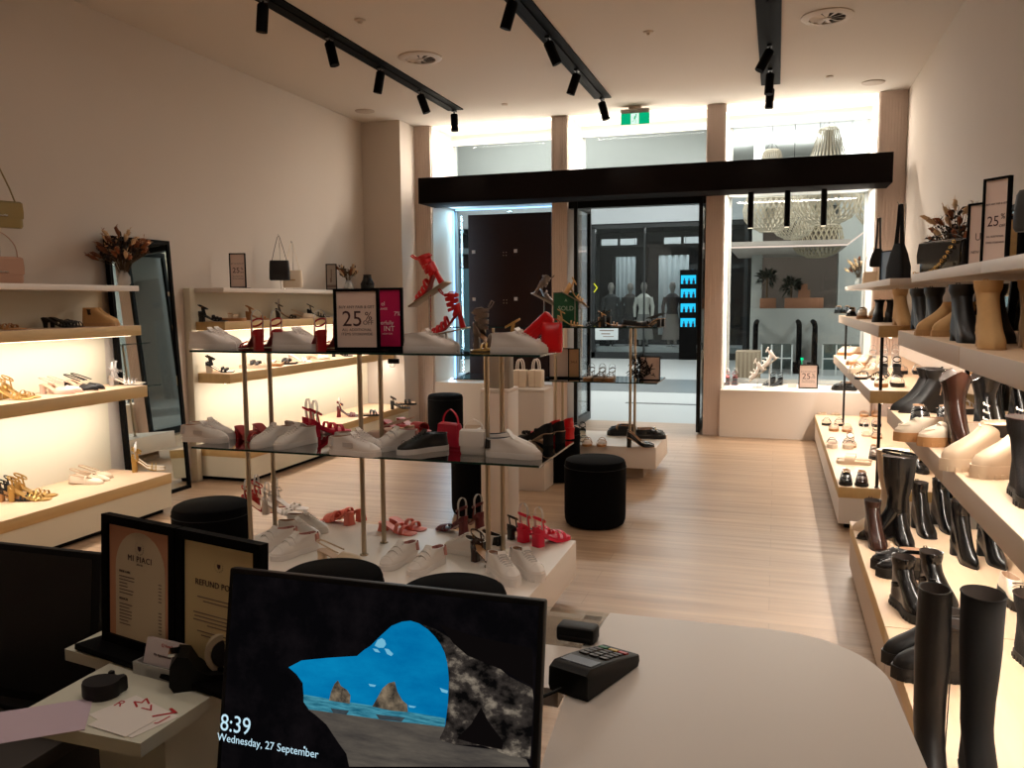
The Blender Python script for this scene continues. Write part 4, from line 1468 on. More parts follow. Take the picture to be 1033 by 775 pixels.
one('sneaker_black', -1.641, 3.731, .862, 140, 'black glittery sneaker on lower glass near cerise bag')
pair('sneaker_stripe', -1.205, 3.767, .862, -92, 'white slip on sneakers with black trim on lower glass', gap=.12, stagger=.03)
pair('pump_red', -1.163, 4.309, .862, 62, 'red suede block heels behind black bow ones', gap=.10)
pair('pump_black_bow', -1.181, 4.177, .862, 66, 'black pointed heels with bows on lower glass right end', gap=.10)
# platform
pair('sandal_red_hoop', -3.043, 4.453, .3, -80, 'red block heels with clear hoops on left of platform', gap=.14)
pair('sandal_white_hoop', -2.879, 4.421, .3, -80, 'white block heels with clear hoops on left of platform', gap=.13)
pair('sneaker_white', -2.523, 4.016, .3, -95, 'white sneakers in second row at left of platform', gap=.13, stagger=.02)
pair('sneaker_strap', -2.431, 3.702, .3, 160, 'white hook strap sneakers in front at left of platform', gap=.17, s=1.05)
pair('mule_coral', -2.455, 4.344, .3, 75, 'coral block heel mules with bands near middle rod', gap=.10)
pair('mule_coral_flat', -1.996, 4.239, .3, -100, 'coral low block slides behind back middle rod', gap=.10)
pair('sneaker_strap', -1.678, 3.668, .3, 168, 'white hook strap sneakers with pink lining on platform', gap=.17)
one('pump_nude', -2.056, 3.627, .3, -90, 'nude shoe half hidden behind the left front pouf')
pair('sandal_burg_hoop', -1.702, 4.342, .3, 62, 'burgundy heels with clear hoops on platform', gap=.12)
pair('sneaker_blacktab', -1.479, 3.982, .3, 70, 'white and black sneakers under the burgundy heels', gap=.13)
pair('sneaker_chunky', -1.157, 3.664, .3, -135, 'chunky laced white sneakers at front right of platform', gap=.13)
one('sandal_brown', -1.308, 3.786, .3, -110, 'brown heeled sandal behind chunky laced sneakers')
pair('sandal_cerise', -1.175, 4.285, .3, -30, 'cerise block heels with clear hoops at platform right', gap=.11, s=1.05)
pair('sandal_black', -1.309, 4.336, .3, -30, 'black block heel beside the cerise pair', gap=.09, s=.9, n=1)

# ------------------------------------------------------------------ farther centre table
pair('sandal_beige', -1.819, 7.600, 1.362, -80, 'beige block sandals at left end of far upper glass', gap=.11)
pair('sandal_black', -1.592, 7.600, 1.362, 70, 'black heels left of the rods on far upper glass', gap=.10)
pair('sandal_tan', -1.434, 7.600, 1.362, -80, 'tan sandals just left of the rods on far upper glass', gap=.10)
pair('pump_black_flat', -1.215, 7.600, 1.362, -75, 'black bar flats right of rods on far upper glass', gap=.09)
pair('pump_dark', -1.097, 7.600, 1.362, 75, 'black slingback heels at right end of far upper glass', gap=.09)
pair('flat_hoop', -1.606, 7.620, .87, 180, 'dark buckled sandals with clear hoops, left on far lower glass', gap=.10)
pair('flat_hoop', -1.503, 7.620, .87, 180, 'dark buckled sandals with clear hoops, right on far lower glass', gap=.09)
pair('flat_tan', -1.541, 7.328, .3, -172, 'tan multi strap sandals on the far platform', gap=.13)
pair('pump_dark_glossy', -1.121, 7.346, .3, -80, 'glossy black block heels at near corner of far platform', gap=.10)
pair('loafer_black', -1.113, 7.845, .3, -80, 'black flats lying at right edge of far platform', gap=.10)
pair('sandal_blackwhite', -1.736, 7.495, .3, -160, 'black and white heels beside the plinth on far platform', gap=.11)
pair('flat_black_white', -1.942, 8.036, .3, -160, 'black and white sandals at back left of far platform', gap=.12)
pair('loafer_black_tan', -1.400, 7.964, .3, 95, 'black shoes with tan trim behind far platform rods', gap=.12)

# ------------------------------------------------------------------ right wall, farthest unit
pair('loafer_black_tan', 0.800, 11.232, 1.42, 170, 'black loafers at far end of farthest upper right shelf')
pair('loafer_black', 0.800, 9.349, 1.42, 170, 'black loafers second from far end, farthest upper right shelf')
pair('clog_cream', 0.800, 8.183, 1.42, 170, 'tan cream loafers on farthest upper right shelf')
pair('boot_chunky_black_low', 0.800, 7.025, 1.42, 170, 'black chunky low boots at near end of farthest upper right shelf', gap=.10, s=.85)
pair('clog_cream', 0.790, 9.952, .978, 150, 'cream clogs at far end of middle right shelf, farthest unit')
pair('clog_cream', 0.775, 8.509, .978, 150, 'cream clogs second from far end, middle right shelf')
pair('flat_cream_chunky', 0.719, 7.529, .978, 150, 'chunky cream slides on middle right shelf, farthest unit', gap=.12)
pair('flat_black_cross', 0.719, 6.990, .978, 160, 'black crossed sandals on middle right shelf, farthest unit', gap=.12)
pair('flat_cream', 0.723, 6.448, .978, 180, 'cream sandal at near corner of middle right shelf', gap=.085, n=1)
pair('flat_silver', 0.831, 6.474, .978, 180, 'silver and black sandal at near corner of middle right shelf', gap=.085, n=1)
pair('sandal_clear_hoop', 0.910, 8.399, .978, 170, 'silver strappy sandals with clear hoops, middle right shelf')
pair('sandal_white_hoop', 0.978, 8.183, .978, 170, 'white sandals with hoops at back of middle right shelf')
pair('sandal_black', 0.886, 7.267, .978, 175, 'black sandals behind the near corner pairs, middle right shelf')
pair('flat_silver', 1.069, 7.593, .978, 180, 'silver slides at the wall side of middle right shelf', gap=.13)
pair('flat_white_hoop', 0.596, 10.022, .3, 178, 'white sandals with clear hoops at far end, right bench', gap=.14)
pair('flat_black', 0.587, 9.173, .3, 175, 'black slides second from far end, outer row of right bench', gap=.12)
pair('flat_bone_cross', 0.639, 8.786, .3, 172, 'bone crossed slides in outer row of farthest right bench', gap=.12)
pair('flat_hoop', 0.658, 7.869, .3, 178, 'brown flat sandal with clear hoop in outer row, right bench', gap=.13, n=1)
pair('flat_black_white', 0.563, 7.795, .3, 178, 'black and cream sandals in outer row of right bench', gap=.13)
pair('flat_bone_slide', 0.616, 7.045, .3, 82, 'bone wide band slides lying sideways on right bench', gap=.11)
one('loafer_black', 0.499, 6.259, .3, 176, 'black loafer at near outer corner of farthest right bench', s=.92)
one('loafer_brown', 0.603, 6.256, .3, 176, 'brown loafer at near outer corner of farthest right bench', s=.92)
pair('flat_tan', 1.019, 9.974, .3, 180, 'tan sandals in inner row at far end of right bench', gap=.12)
pair('flat_silver', 0.944, 9.204, .3, 180, 'silver sandals in inner row of farthest right bench', gap=.12)
pair('flat_white_hoop', 0.851, 8.529, .3, 176, 'white hooped sandal in inner row of farthest right bench', gap=.12, n=1)
pair('flat_hoop', 0.929, 8.432, .3, 176, 'brown hooped sandal in inner row of farthest right bench', gap=.12, n=1)
pair('loafer_grey', 0.799, 7.338, .3, 178, 'pewter loafer in inner row of farthest right bench', n=1)
pair('loafer_black', 1.011, 6.838, .3, 178, 'black loafers by wall behind the knee boot', gap=.12)

# ------------------------------------------------------------------ right wall, middle unit
one('boot_knee_buckle', .585, 4.80, .3, 98, 'black pointed knee boot with buckle strap at far end of lower bench')
one('boot_knee_bone', .575, 4.985, .3, 98, 'bone coloured knee boot just behind the black buckled one')
one('boot_ankle_brown', 0.526, 4.686, .3, 188, 'dark brown ankle boot beside black one on lower right bench')
one('boot_ankle_black', 0.664, 4.780, .3, 190, 'black side zip ankle boot beside brown one on lower right bench')
one('boot_slim_black', 0.804, 5.009, .3, 190, 'slim square toed black ankle boot on lower right bench')
one('boot_slim_black', 0.934, 5.126, .3, 195, 'slim black boot under the middle shelf edge, left one')
pair('boot_point_black', 0.982, 4.522, .3, 192, 'black pointed boots in a pair on lower right bench', gap=.13)
pair('loafer_black_chunky', 0.613, 4.222, .3, 95, 'chunky black loafers turned sideways on lower right bench', gap=.12)
pair('loafer_cream', 0.999, 3.940, .3, 185, 'cream loafer with chrome bit on black sole', gap=.13, n=1)
one('boot_chunky_gold', 0.552, 3.678, .3, 196, 'black buckled chunky boot before the black loafers')
one('boot_chunky_gold', 0.675, 3.789, .3, 196, 'black chunky boot mostly behind the tall suede one')
pair('boot_chunky_black_low', 0.541, 3.103, .3, 98, 'black chunky low boots lying behind the tall black boots', gap=.12)
shoe('boot_tall_suede_bow', .412, 2.395, .3, 178, 'tall black knee boot nearest the counter, left one with zip')
shoe('boot_tall_suede', .525, 2.42, .3, 182, 'tall black suede knee boot nearest the counter, right one')
one('boot_fluffy', 0.899, 3.220, .3, 190, 'black boot at right picture edge of lower bench')
# middle shelf
pair('boot_chelsea', 0.771, 5.026, .978, 105, 'black pointed chelsea boots at far end of middle shelf', gap=.11)
pair('loafer_black_chunky', 0.726, 4.377, .978, 176, 'chunky black loafers in front of the chelsea boots', gap=.115)
pair('loafer_cream_tan', 0.680, 3.940, .978, 108, 'cream chunky loafers with tan soles beside brown boot', gap=.13, stagger=.02)
one('boot_western_brown', 0.730, 3.797, .978, 188, 'brown western boot with dipped top on middle shelf')
one('boot_western_black', 0.876, 3.952, .978, 188, 'black western boot with dipped top on middle shelf')
pair('boot_point_black', 1.061, 4.409, .978, 190, 'black ankle boots at wall side of middle shelf', gap=.13, s=.9)
pair('boot_cream_chunky', 0.756, 3.301, .978, 108, 'cream chunky laced ankle boots on middle shelf', gap=.13, stagger=.02)
one('boot_fluffy', 0.749, 2.868, .978, 178, 'dark fleece boot at right picture edge of middle shelf')
pair('flat_silver', 0.926, 5.070, .978, 178, 'silver buckled slides behind the brown western boot', gap=.13)
# upper shelf
one('boot_sock_beige', 0.800, 6.070, 1.42, 190, 'beige suede sock boot at far end of upper right shelf')
one('boot_suede_black', 0.800, 5.316, 1.42, 186, 'black boot second from far end, upper right shelf')
one('boot_suede_black', 0.800, 4.818, 1.42, 186, 'black boot third from far end, upper right shelf')
pair('boot_low_beige', 0.800, 4.456, 1.42, 120, 'beige low ankle boots between the black pairs, upper shelf', gap=.11)
pair('boot_suede_black', 0.800, 3.828, 1.42, 184, 'pair of black ankle boots mid way on upper right shelf', gap=.12)
pair('boot_sock_beige', 0.800, 3.364, 1.42, 176, 'beige suede sock boots near right picture edge, upper shelf', gap=.14)


# ------------------------------------------------------------------ signs and frames
INK = mat('print_ink', (72, 40, 44), .7)
INKG = mat('print_grey', (120, 100, 92), .7)
WHT = mat('print_white', (245, 235, 235), .7)
PAPER = mat('blush_paper', (228, 204, 192), .6)
M_PLEXI = glassmat('sign_cover', (245, 245, 245), refl=.05, tint=.99)


def sign(name, x, y, z, rz, w, h, label, lines, paper=PAPER, ink=INK, fr=.012, base=True, lean=0, frame=M_BLACK, cat='sign', blines=(), depth=.018):
    o = empty(name, (x, y, z), rz)
    tag(o, label, cat)
    xf = Matrix.Rotation(R(lean), 4, 'X')
    b0 = .006 if base else 0
    m = MB()
    w2 = w / 2
    m.box(-w2, -w2 + fr, -depth / 2, depth / 2, b0, b0 + h, xf=xf).box(w2 - fr, w2, -depth / 2, depth / 2, b0, b0 + h, xf=xf)
    m.box(-w2 + fr, w2 - fr, -depth / 2, depth / 2, b0, b0 + fr, xf=xf).box(-w2 + fr, w2 - fr, -depth / 2, depth / 2, b0 + h - fr, b0 + h, xf=xf)
    m.build('frame', frame, o)
    pz = MB().box(-w2 + fr, w2 - fr, -.002, .004, b0 + fr, b0 + h - fr, xf=xf).build('poster', paper, o)
    if base:
        MB().box(-w2 - .03, w2 + .03, -.045, .045, 0, .006, b=.002).build('base_plate', frame, o)
    for (t, size, u, v, *sp) in lines:
        tx = text(t, size, sp[0] if sp else ink, pz, (0, 0, 0), align='CENTER')
        tx.matrix_local = xf @ Matrix.Translation((u, -.0026, b0 + v)) @ Matrix.Rotation(PI / 2, 4, 'X')
    if blines:
        mm = MB()
        for (u, v, lw, lh) in blines:
            mm.box(u - lw / 2, u + lw / 2, -.0028, -.002, b0 + v - lh / 2, b0 + v + lh / 2, xf=xf)
        mm.build('small_print', INKG, pz)
    return o


def sale_lines(w, h):
    k = w
    return [('BUY ANY PAIR & GET', k * .082, 0, h * .70), ('25', k * .46, -k * .10, h * .50), ('%', k * .24, k * .26, h * .55), ('OFF', k * .13, k * .25, h * .445),
            ('ALL ADDITIONAL', k * .082, 0, h * .33), ('ITEMS STOREWIDE', k * .082, 0, h * .26)]


sign('sale_sign', -1.955, 3.66, 1.36, 8, .232, .300, 'large black framed 25% off sale sign on upper glass shelf', sale_lines(.232, .300), fr=.014)
sign('promotion_sign', -1.86, 3.80, 1.36, 4, .17, .305, 'black framed cerise sign behind the sale sign, upper glass', [('el', .03, -.02, .225, WHT), ('RANGE', .014, -.02, .20, WHT), ('erfully', .028, .0, .13, WHT), ('INT', .036, .01, .10, WHT), ('NOW ON', .012, .0, .075, WHT), ('7%', .03, .055, .175, WHT)],
     paper=mat('cerise_paper', (190, 12, 84), .5), fr=.012)
sign('sale_sign', -4.790, 6.678, 1.735, 20, .15, .32, 'tall black framed 25% sign at near end of top left shelf', sale_lines(.15, .32), fr=.01)
sign('picture_frame', -4.790, 8.396, 1.735, 20, .12, .29, 'slim black frame with standing figure photo on top left shelf', [], paper=mat('photo_grey', (160, 150, 140), .6), fr=.01, cat='picture',
     blines=((.0, .18, .012, .1), (-.005, .11, .02, .05), (0, .04, .1, .03)))
sign('sale_sign', 0.378, 10.366, .55, 0, .215, .285, 'small black framed 25% sign on the right window plinth', sale_lines(.215, .285), fr=.012, base=False)
sign('sale_sign', 0.860, 3.939, 1.735, -55, .13, .36, 'black framed 25% sign on top right shelf, right one', sale_lines(.13, .36), fr=.01, base=False)
sign('notice_sign', 0.900, 4.447, 1.735, -55, .12, .31, 'black framed blush notice on top right shelf, left of 25% sign', [('U', .05, 0, .15, INKG), ('NEW IN', .02, 0, .08, INKG)], fr=.01, base=False)
sign('sold_sign', -1.876, 7.600, 1.362, 0, .24, .31, 'green sign with pale word beside far upper glass heels', [('SOLD', .06, 0, .16, mat('sold_print', (190, 215, 195), .6)), ('A', .035, 0, .235, mat('sold_print', (190, 215, 195), .6))],
     paper=mat('sold_green', (18, 92, 62), .5), fr=.006, frame=mat('dark_green_edge', (12, 50, 36), .5))
sign('picture_frame', -1.948, 7.620, .87, 10, .2, .28, 'black framed blush picture with red flourish, far lower glass', [], fr=.01, cat='picture', base=True)
sign('picture_frame', -1.804, 7.620, .87, 10, .11, .28, 'narrow black framed tan notice on far lower glass', [('SALE', .03, 0, .15, INK)], paper=mat('tan_paper', (190, 150, 110), .6), fr=.01, cat='picture')
sign('picture_frame', -1.091, 7.620, .87, 0, .19, .22, 'black edged blush picture behind dark wreath, far lower glass', [], fr=.008, cat='picture', base=False)
sign('picture_frame', 0.950, 8.342, 1.735, -70, .22, .30, 'slim dark frame with blue print on farthest top right shelf', [], paper=mat('blue_print', (70, 90, 110), .5), fr=.012, cat='picture', base=False)


# ------------------------------------------------------------------ flowers
def bouquet(name, x, y, z, label, cols, h=.30, spread=.16, n=46, vase=(.05, .12), vcol=None, seed=1, kind='mix'):
    rnd = random.Random(seed)
    o = empty(name, (x, y, z))
    tag(o, label, 'flowers')
    vr, vh = vase
    MB().lathe([(vr * .7, 0), (vr, vh * .2), (vr * .95, vh * .6), (vr * .55, vh * .9), (vr * .6, vh), (vr * .5, vh), (vr * .45, vh * .85), (vr * .8, vh * .5), (.001, .01)], 22, cap=False).build('vase', vcol or M_CLEAR, o)
    st, leaf, head = MB(), MB(), MB()
    for i in range(n):
        a = rnd.uniform(0, 2 * PI)
        rr = spread * math.sqrt(rnd.random())
        hh = h * rnd.uniform(.55, 1.0) * (1 - .35 * (rr / spread))
        tip = Vector((rr * math.cos(a), rr * math.sin(a) * .7, vh + hh - vh * .4))
        mid = Vector((tip.x * .35, tip.y * .35, vh * .7 + tip.z * .35))
        st.tube([(0, 0, vh * .4), mid, tip], .0018, 4)
        q = rnd.random()
        if q < .4:      # pampas plume
            d = Vector((tip.x, tip.y, .10)).normalized()
            side = d.cross(Vector((0, 0, 1))).normalized()
            L = rnd.uniform(.05, .09)
            head.tube([tip - d * .02, tip + d * L * .3, tip + d * L * .7 + side * .008, tip + d * L + Vector((0, 0, -.01))], [.004, .017, .013, .002], 6, rnd.choice((0, 1)))
            for k in range(10):
                p = tip + d * (L * rnd.random())
                e = p + Vector((rnd.uniform(-1, 1), rnd.uniform(-1, 1), rnd.uniform(-.4, 1))).normalized() * rnd.uniform(.02, .035)
                head.ribbon([p, (p + e) / 2 + Vector((0, 0, .003)), e], Vector((rnd.uniform(-1, 1), 1, 0)), [.003, .005, .001], .0006, rnd.choice((0, 1)))
        else:           # leaf spray
            for k in range(6):
                p = mid.lerp(tip, .3 + .7 * k / 5)
                e = p + Vector((rnd.uniform(-1, 1), rnd.uniform(-1, 1), rnd.uniform(-.2, 1))).normalized() * rnd.uniform(.03, .055)
                leaf.ribbon([p, (p * .5 + e * .5) + Vector((0, 0, .006)), e], Vector((rnd.uniform(-1, 1), rnd.uniform(-1, 1), .2)), [.004, .016, .002], .0006)
    st.build('stems', cols[3], o)
    head.build('plumes', [cols[0], cols[1]], o)
    leaf.build('leaves', cols[2], o)
    return o


F1 = mat('dried_cream', (214, 180, 140), .9)
F2 = mat('dried_rust', (130, 76, 46), .9)
F3 = mat('dark_leaf', (44, 32, 26), .8)
F4 = mat('dry_stem', (90, 70, 48), .9)
bouquet('dried_bouquet', -4.780, 5.234, 1.735, 'large dried pampas bouquet on top left shelf before mirror', (F1, F2, F3, F4), .36, .22, 120, seed=3)
bouquet('dried_bouquet', -4.790, 8.786, 1.735, 'small dried flowers in clear vase on top left shelf', (F2, F1, F4, F4), .26, .13, 40, vase=(.055, .12), seed=5)
bouquet('dried_bouquet', 1.140, 6.283, 1.735, 'rust dried bouquet behind black bag on top right shelf', (F2, F1, F3, F4), .44, .20, 90, seed=8)
bouquet('dried_bouquet', 0.950, 10.971, 1.735, 'dried flowers at far end of top right shelf by window', (F2, F1, F4, F4), .30, .15, 40, seed=11)
o = MB().lathe([(.05, 0), (.085, .03), (.09, .09), (.06, .14), (.05, .19), (.055, .20), (.045, .2), (.04, .15), (.001, .05)], 26, sy=.7, cap=False).build('vase', BL)
o.location = (-4.790, 9.261, 1.735)
tag(o, 'glossy black vase right of the small dried flowers', 'vase')
wr = empty('dark_wreath', (-1.182, 7.620, .87))
tag(wr, 'dark twig wreath on far lower glass before blush picture', 'wreath')
rnd = random.Random(4)
m = MB()
for k in range(110):
    a = rnd.uniform(0, 2 * PI)
    q = rnd.uniform(.02, .10) if k % 3 else .085
    c = Vector((q * math.cos(a), rnd.uniform(-.03, .03), .105 + q * math.sin(a)))
    e = c + Vector((rnd.uniform(-1, 1), rnd.uniform(-.5, .5), rnd.uniform(-.7, 1))).normalized() * rnd.uniform(.04, .085)
    e.z = max(e.z, .004)
    c.z = max(c.z, .008)
    m.tube([c, (c + e) / 2 + Vector((rnd.uniform(-.02, .02), 0, .012)), e], [.007, .005, .001], 5)
m.build('twigs', mat('dark_twig', (30, 20, 18), .8), wr)


# ------------------------------------------------------------------ bags
def hang_stand(o, h, m=M_CHROME):
    MB().tube([(0, .05, .006), (0, .05, h), (0, .03, h + .01), (0, -.02, h), (0, -.03, h + .02)], .004, 7).lathe([(.055, 0), (.055, .005), (.005, .008)], 24, c=(0, .05, 0)).build('bag_stand', m, o)


def strap_vee(o, w, z0, z1, m):
    pts = [(-w * .38, 0, z0), (-w * .24, 0, z0 + (z1 - z0) * .45), (-.012, 0, z1 - .01), (0, 0, z1), (.012, 0, z1 - .01), (w * .24, 0, z0 + (z1 - z0) * .45), (w * .38, 0, z0)]
    return MB().ribbon(pts, (0, 1, 0), [.016, .016, .014, .014, .014, .016, .016], .004).tube([(-w * .38 + .006 * math.cos(a), 0, z0 + .01 + .01 * math.sin(a)) for a in [2 * PI * k / 10 for k in range(10)]], .002, 5, closed=True).build('strap', m, o)


def strap_loop(o, w, z0, z1, m, r=.005, flat=None, name='strap', y=0.0, sharp=.12):
    pts = []
    for i in range(17):
        t = i / 16
        a = PI * t
        x = -w / 2 * math.cos(a)
        x = math.copysign(abs(x / (w / 2)) ** (1.0 if sharp > .5 else 1.6) * w / 2, x) if abs(x) > 1e-6 else 0
        pts.append((x, y, z0 + (z1 - z0) * math.sin(a) ** .7))
    mb = MB()
    if flat:
        mb.ribbon(pts, (0, 1, 0), flat, .003)
    else:
        mb.tube(pts, r, 6)
    return mb.build(name, m, o)


def soft_bag(name, x, y, z, rz, label, m, w=.24, h=.16, d=.07, strap=.2, lift=0, stand=True, clasp=None, flap=True, kind='shoulder', hm=M_CHROME, strapm=None):
    o = empty(name, (x, y, z), rz)
    tag(o, label, 'bag')
    def rr(sw, sd, zz):
        return [(sw / 2 * math.copysign(abs(math.cos(a)) ** .35, math.cos(a)), sd / 2 * math.copysign(abs(math.sin(a)) ** .5, math.sin(a)), zz) for a in [2 * PI * k / 28 for k in range(28)]]
    if kind == 'hobo':
        MB().loft([rr(w * .86, d * .9, lift), rr(w, d, lift + .012), rr(w * .97, d, lift + h * .35), rr(w * .72, d * .7, lift + h * .72), rr(w * .40, d * .4, lift + h)]).build('bag_body', m, o)
        pts = [(-w * .16, 0, lift + h * .96), (-w * .10, 0, lift + h + strap * .5), (-.010, 0, lift + h + strap), (.010, 0, lift + h + strap), (w * .10, 0, lift + h + strap * .5), (w * .16, 0, lift + h * .96)]
        MB().ribbon(pts, (0, 1, 0), [.04, .03, .03, .03, .03, .04], .006).build('strap', strapm or m, o)
    else:
        MB().loft([rr(w * .94, d * .75, lift), rr(w, d, lift + .015), rr(w, d, lift + h * .5), rr(w * .96, d * .85, lift + h * .88), rr(w * .92, d * .5, lift + h)]).build('bag_body', m, o)
        if flap:
            MB().loft([[(-w * .49, -d * .53, lift + h * .35), (w * .49, -d * .53, lift + h * .35), (w * .49, -d * .50, lift + h * .35), (-w * .49, -d * .50, lift + h * .35)],
                       [(-w * .495, -d * .56, lift + h * .6), (w * .495, -d * .56, lift + h * .6), (w * .495, -d * .50, lift + h * .6), (-w * .495, -d * .50, lift + h * .6)],
                       [(-w * .485, -d * .46, lift + h * .95), (w * .485, -d * .46, lift + h * .95), (w * .485, -d * .40, lift + h * .95), (-w * .485, -d * .40, lift + h * .95)],
                       [(-w * .47, 0, lift + h * 1.02), (w * .47, 0, lift + h * 1.02), (w * .47, 0, lift + h), (-w * .47, 0, lift + h)]]).build('flap', m, o)
        if clasp:
            MB().box(-.03, .03, -d * .56 - .006, -d * .56, lift + h * .42, lift + h * .47, b=.002).build('clasp', clasp, o)
        if stand:
            strap_vee(o, w, lift + h * .9, lift + h + strap, strapm or m)
        else:
            strap_loop(o, w * .8, lift + h * .9, lift + h + strap, strapm or m, flat=.012)
    if stand:
        hang_stand(o, lift + h + strap, hm)
    return o


KH = mat('khaki_leather', (150, 132, 84), .5)
soft_bag('shoulder_bag', -4.780, 4.192, 1.735, 70, 'khaki flap shoulder bag hanging at left picture edge', KH, .26, .17, .06, .22, .36, True, M_CHROME)
soft_bag('shoulder_bag', -4.760, 4.153, 1.735, 70, 'dusty pink flap bag under the khaki bag', mat('dusty_pink', (186, 146, 124), .5), .26, .17, .06, .16, .0, False, M_CHROME)
soft_bag('shoulder_bag', -4.790, 7.366, 1.735, 25, 'black bucket bag hanging on stand over left shelves', BLM, .20, .20, .09, .24, .09, True, None, False, hm=M_CHROME)
soft_bag('shoulder_bag', -4.800, 7.619, 1.735, 25, 'cream shoulder bag hanging behind the black bucket bag', CRM, .20, .18, .07, .28, .02, True, M_GOLD, False)
soft_bag('hobo_bag', 0.960, 7.628, 1.735, -62, 'tall black hobo bag hanging on top right shelf', BLS, .24, .30, .10, .32, .02, True, None, kind='hobo')
soft_bag('hobo_bag', 0.950, 9.062, 1.735, -30, 'dark hobo bag on stand near window on top right shelf', BLS, .15, .18, .08, .30, .18, True, None, kind='hobo')
soft_bag('tote_bag', 0.950, 9.617, 1.735, -30, 'tan small bag beneath hanging dark bag on top right shelf', BE2, .17, .15, .08, .25, 0, False, None, False)
bb = soft_bag('shoulder_bag', 0.930, 5.443, 1.735, -58, 'wide black bag with gold chain on top right shelf', BL, .34, .20, .09, .04, 0, False, None, True)
mb = MB()
for i in range(15):
    t = i / 14
    x_ = -.17 + .30 * t
    z_ = .015 + .17 * t ** 2.2 - .02 * math.sin(PI * t)
    mb.tube([(x_ + .012 * math.cos(a), -.058 + .004 * math.sin(a) * (1 if i % 2 else -1), z_ + .008 * math.sin(a)) for a in [2 * PI * k / 8 for k in range(8)]], .003, 5, closed=True)
mb.build('gold_chain', M_GOLD, bb)
soft_bag('mini_bag', -1.576, 3.926, .862, -20, 'small cerise handbag on lower glass shelf', PINK, .13, .12, .06, .07, 0, False, None, True)
soft_bag('mini_bag', -1.386, 3.748, .862, 0, 'small white box bag beside cerise handbag on lower glass', W, .13, .12, .06, .05, 0, False, None, True)
RBX = mat('red_gloss', (206, 12, 22), .25)
soft_bag('red_handbag', -0.997, 3.770, 1.36, 10, 'bright red structured handbag behind sneakers on upper glass', RBX, .10, .14, .07, .02, 0, False, None, False)
cl = empty('red_clutch', (-1.065, 3.770, 1.36))
tag(cl, 'bright red padded clutch leaning beside the red handbag', 'bag')
xf = Matrix.Translation((0, 0, .115)) @ Matrix.Rotation(R(-42), 4, 'Y')
MB().box(-.085, .085, -.02, .02, -.035, .035, b=.016, xf=xf).build('clutch_body', RBX, cl)
MB().box(-.08, .08, -.024, -.02, .0, .03, b=.002, xf=xf).build('flap', RBX, cl)
MB().tube([(-.02, .01, 0), (-.02, .01, .1)], .004, 6).lathe([(.03, 0), (.03, .004)], 16, c=(-.02, .01, 0)).build('display_prop', M_CHROME, cl)


def stand_shoe(x, y, z, rz, h, tilt, kind, s, label, label_shoe, w=.10, base=M_CHROME):
    """display stand: post and slanted plate, with one shoe (toe down the slope) resting on it"""
    o = empty('shoe_stand', (x, y, z), rz)
    tag(o, label, 'display stand')
    MB().lathe([(.055, 0), (.055, .005), (.006, .008)], 24).tube([(0, 0, .004), (0, 0, h)], .006, 8).build('stand_post', base, o)
    xf = Matrix.Translation((0, 0, h)) @ Matrix.Rotation(R(-tilt), 4, 'X')
    L = .25 * s
    MB().box(-w * s / 2, w * s / 2, -L / 2 - .02, L / 2 + .02, -.004, .004, b=.001, xf=xf).build('slanted_plate', M_STEEL, o)
    p = Matrix.Translation((x, y, z)) @ Matrix.Rotation(R(rz), 4, 'Z') @ xf @ Vector((0, -L / 2, .005))
    shoe(kind, p.x, p.y, p.z, rz, label_shoe, None, s, rx=-tilt)


stand_shoe(-1.614, 3.770, 1.36, 82, .275, 30, 'lace_red', .78, 'chrome stand with slanted plate on upper glass, leftmost', 'red lace up heel on slanted plate over white sneakers')
stand_shoe(-1.531, 3.770, 1.36, 100, .09, 12, 'lace_red', .78, 'low chrome stand behind the sneakers right of cerise sign', 'red lace up heel on low stand just behind the sneakers')
stand_shoe(-2.088, 7.600, 1.362, -60, .25, 28, 'lace_pewter', .9, 'tall chrome stand on far upper glass behind red handbag', 'dark floral lace heel on tall stand behind red handbag')
stand_shoe(-1.790, 7.600, 1.362, -70, .25, 30, 'sandal_beige', 1.0, 'chrome stand on far upper glass above the green sign', 'beige strappy heel on stand above the green sold sign')
gb = empty('gift_bag', (-1.83, 5.47, 1.0))
tag(gb, 'grey paper carrier bag on the tall narrow plinth', 'bag')
MB().box(-.09, .09, -.05, .05, 0, .27, b=.002).build('paper_body', mat('grey_paper', (150, 138, 124), .7), gb)
strap_loop(gb, .08, .26, .36, W, r=.004, name='handle', y=-.045, sharp=1)


def cream_bag(x, y, z, rz, label, w=.125, h=.15):
    o = empty('cream_handbag', (x, y, z), rz)
    tag(o, label, 'bag', None)
    MB().box(-w / 2, w / 2, -.05, .05, 0, h, b=.012).build('bag_body', CRM, o)
    MB().box(-.004, .004, -.053, -.05, .0, h).build('centre_seam', BE2, o)
    for yy in (-.03, .03):
        strap_loop(o, w * .45, h * .98, h + .09, W, r=.006, name='handle', y=yy, sharp=1)
    return o


cream_bag(-2.091, 6.831, .862, 0, 'cream handbag with white handles on square plinth, left one')
cream_bag(-1.958, 6.863, .862, 0, 'cream handbag with white handles on square plinth, right one')

sign('picture_frame', 1.160, 5.159, 1.735, -60, .26, .30, 'black deep framed dried grass picture on top right shelf', [], paper=mat('grass_print', (150, 116, 66), .6, noise=.5, nscale=30), fr=.02, base=False, cat='picture')
soft_bag('shoulder_bag', 0.950, 3.657, 1.735, -60, 'black bag cut by right picture edge on top shelf', BLM, .22, .16, .08, .16, .12, True, None, False)


# ------------------------------------------------------------------ sales counter (foreground)
ct = empty('sales_counter', (0, 0, 0))
tag(ct, 'white sales counter with rounded corner in the foreground', 'counter')


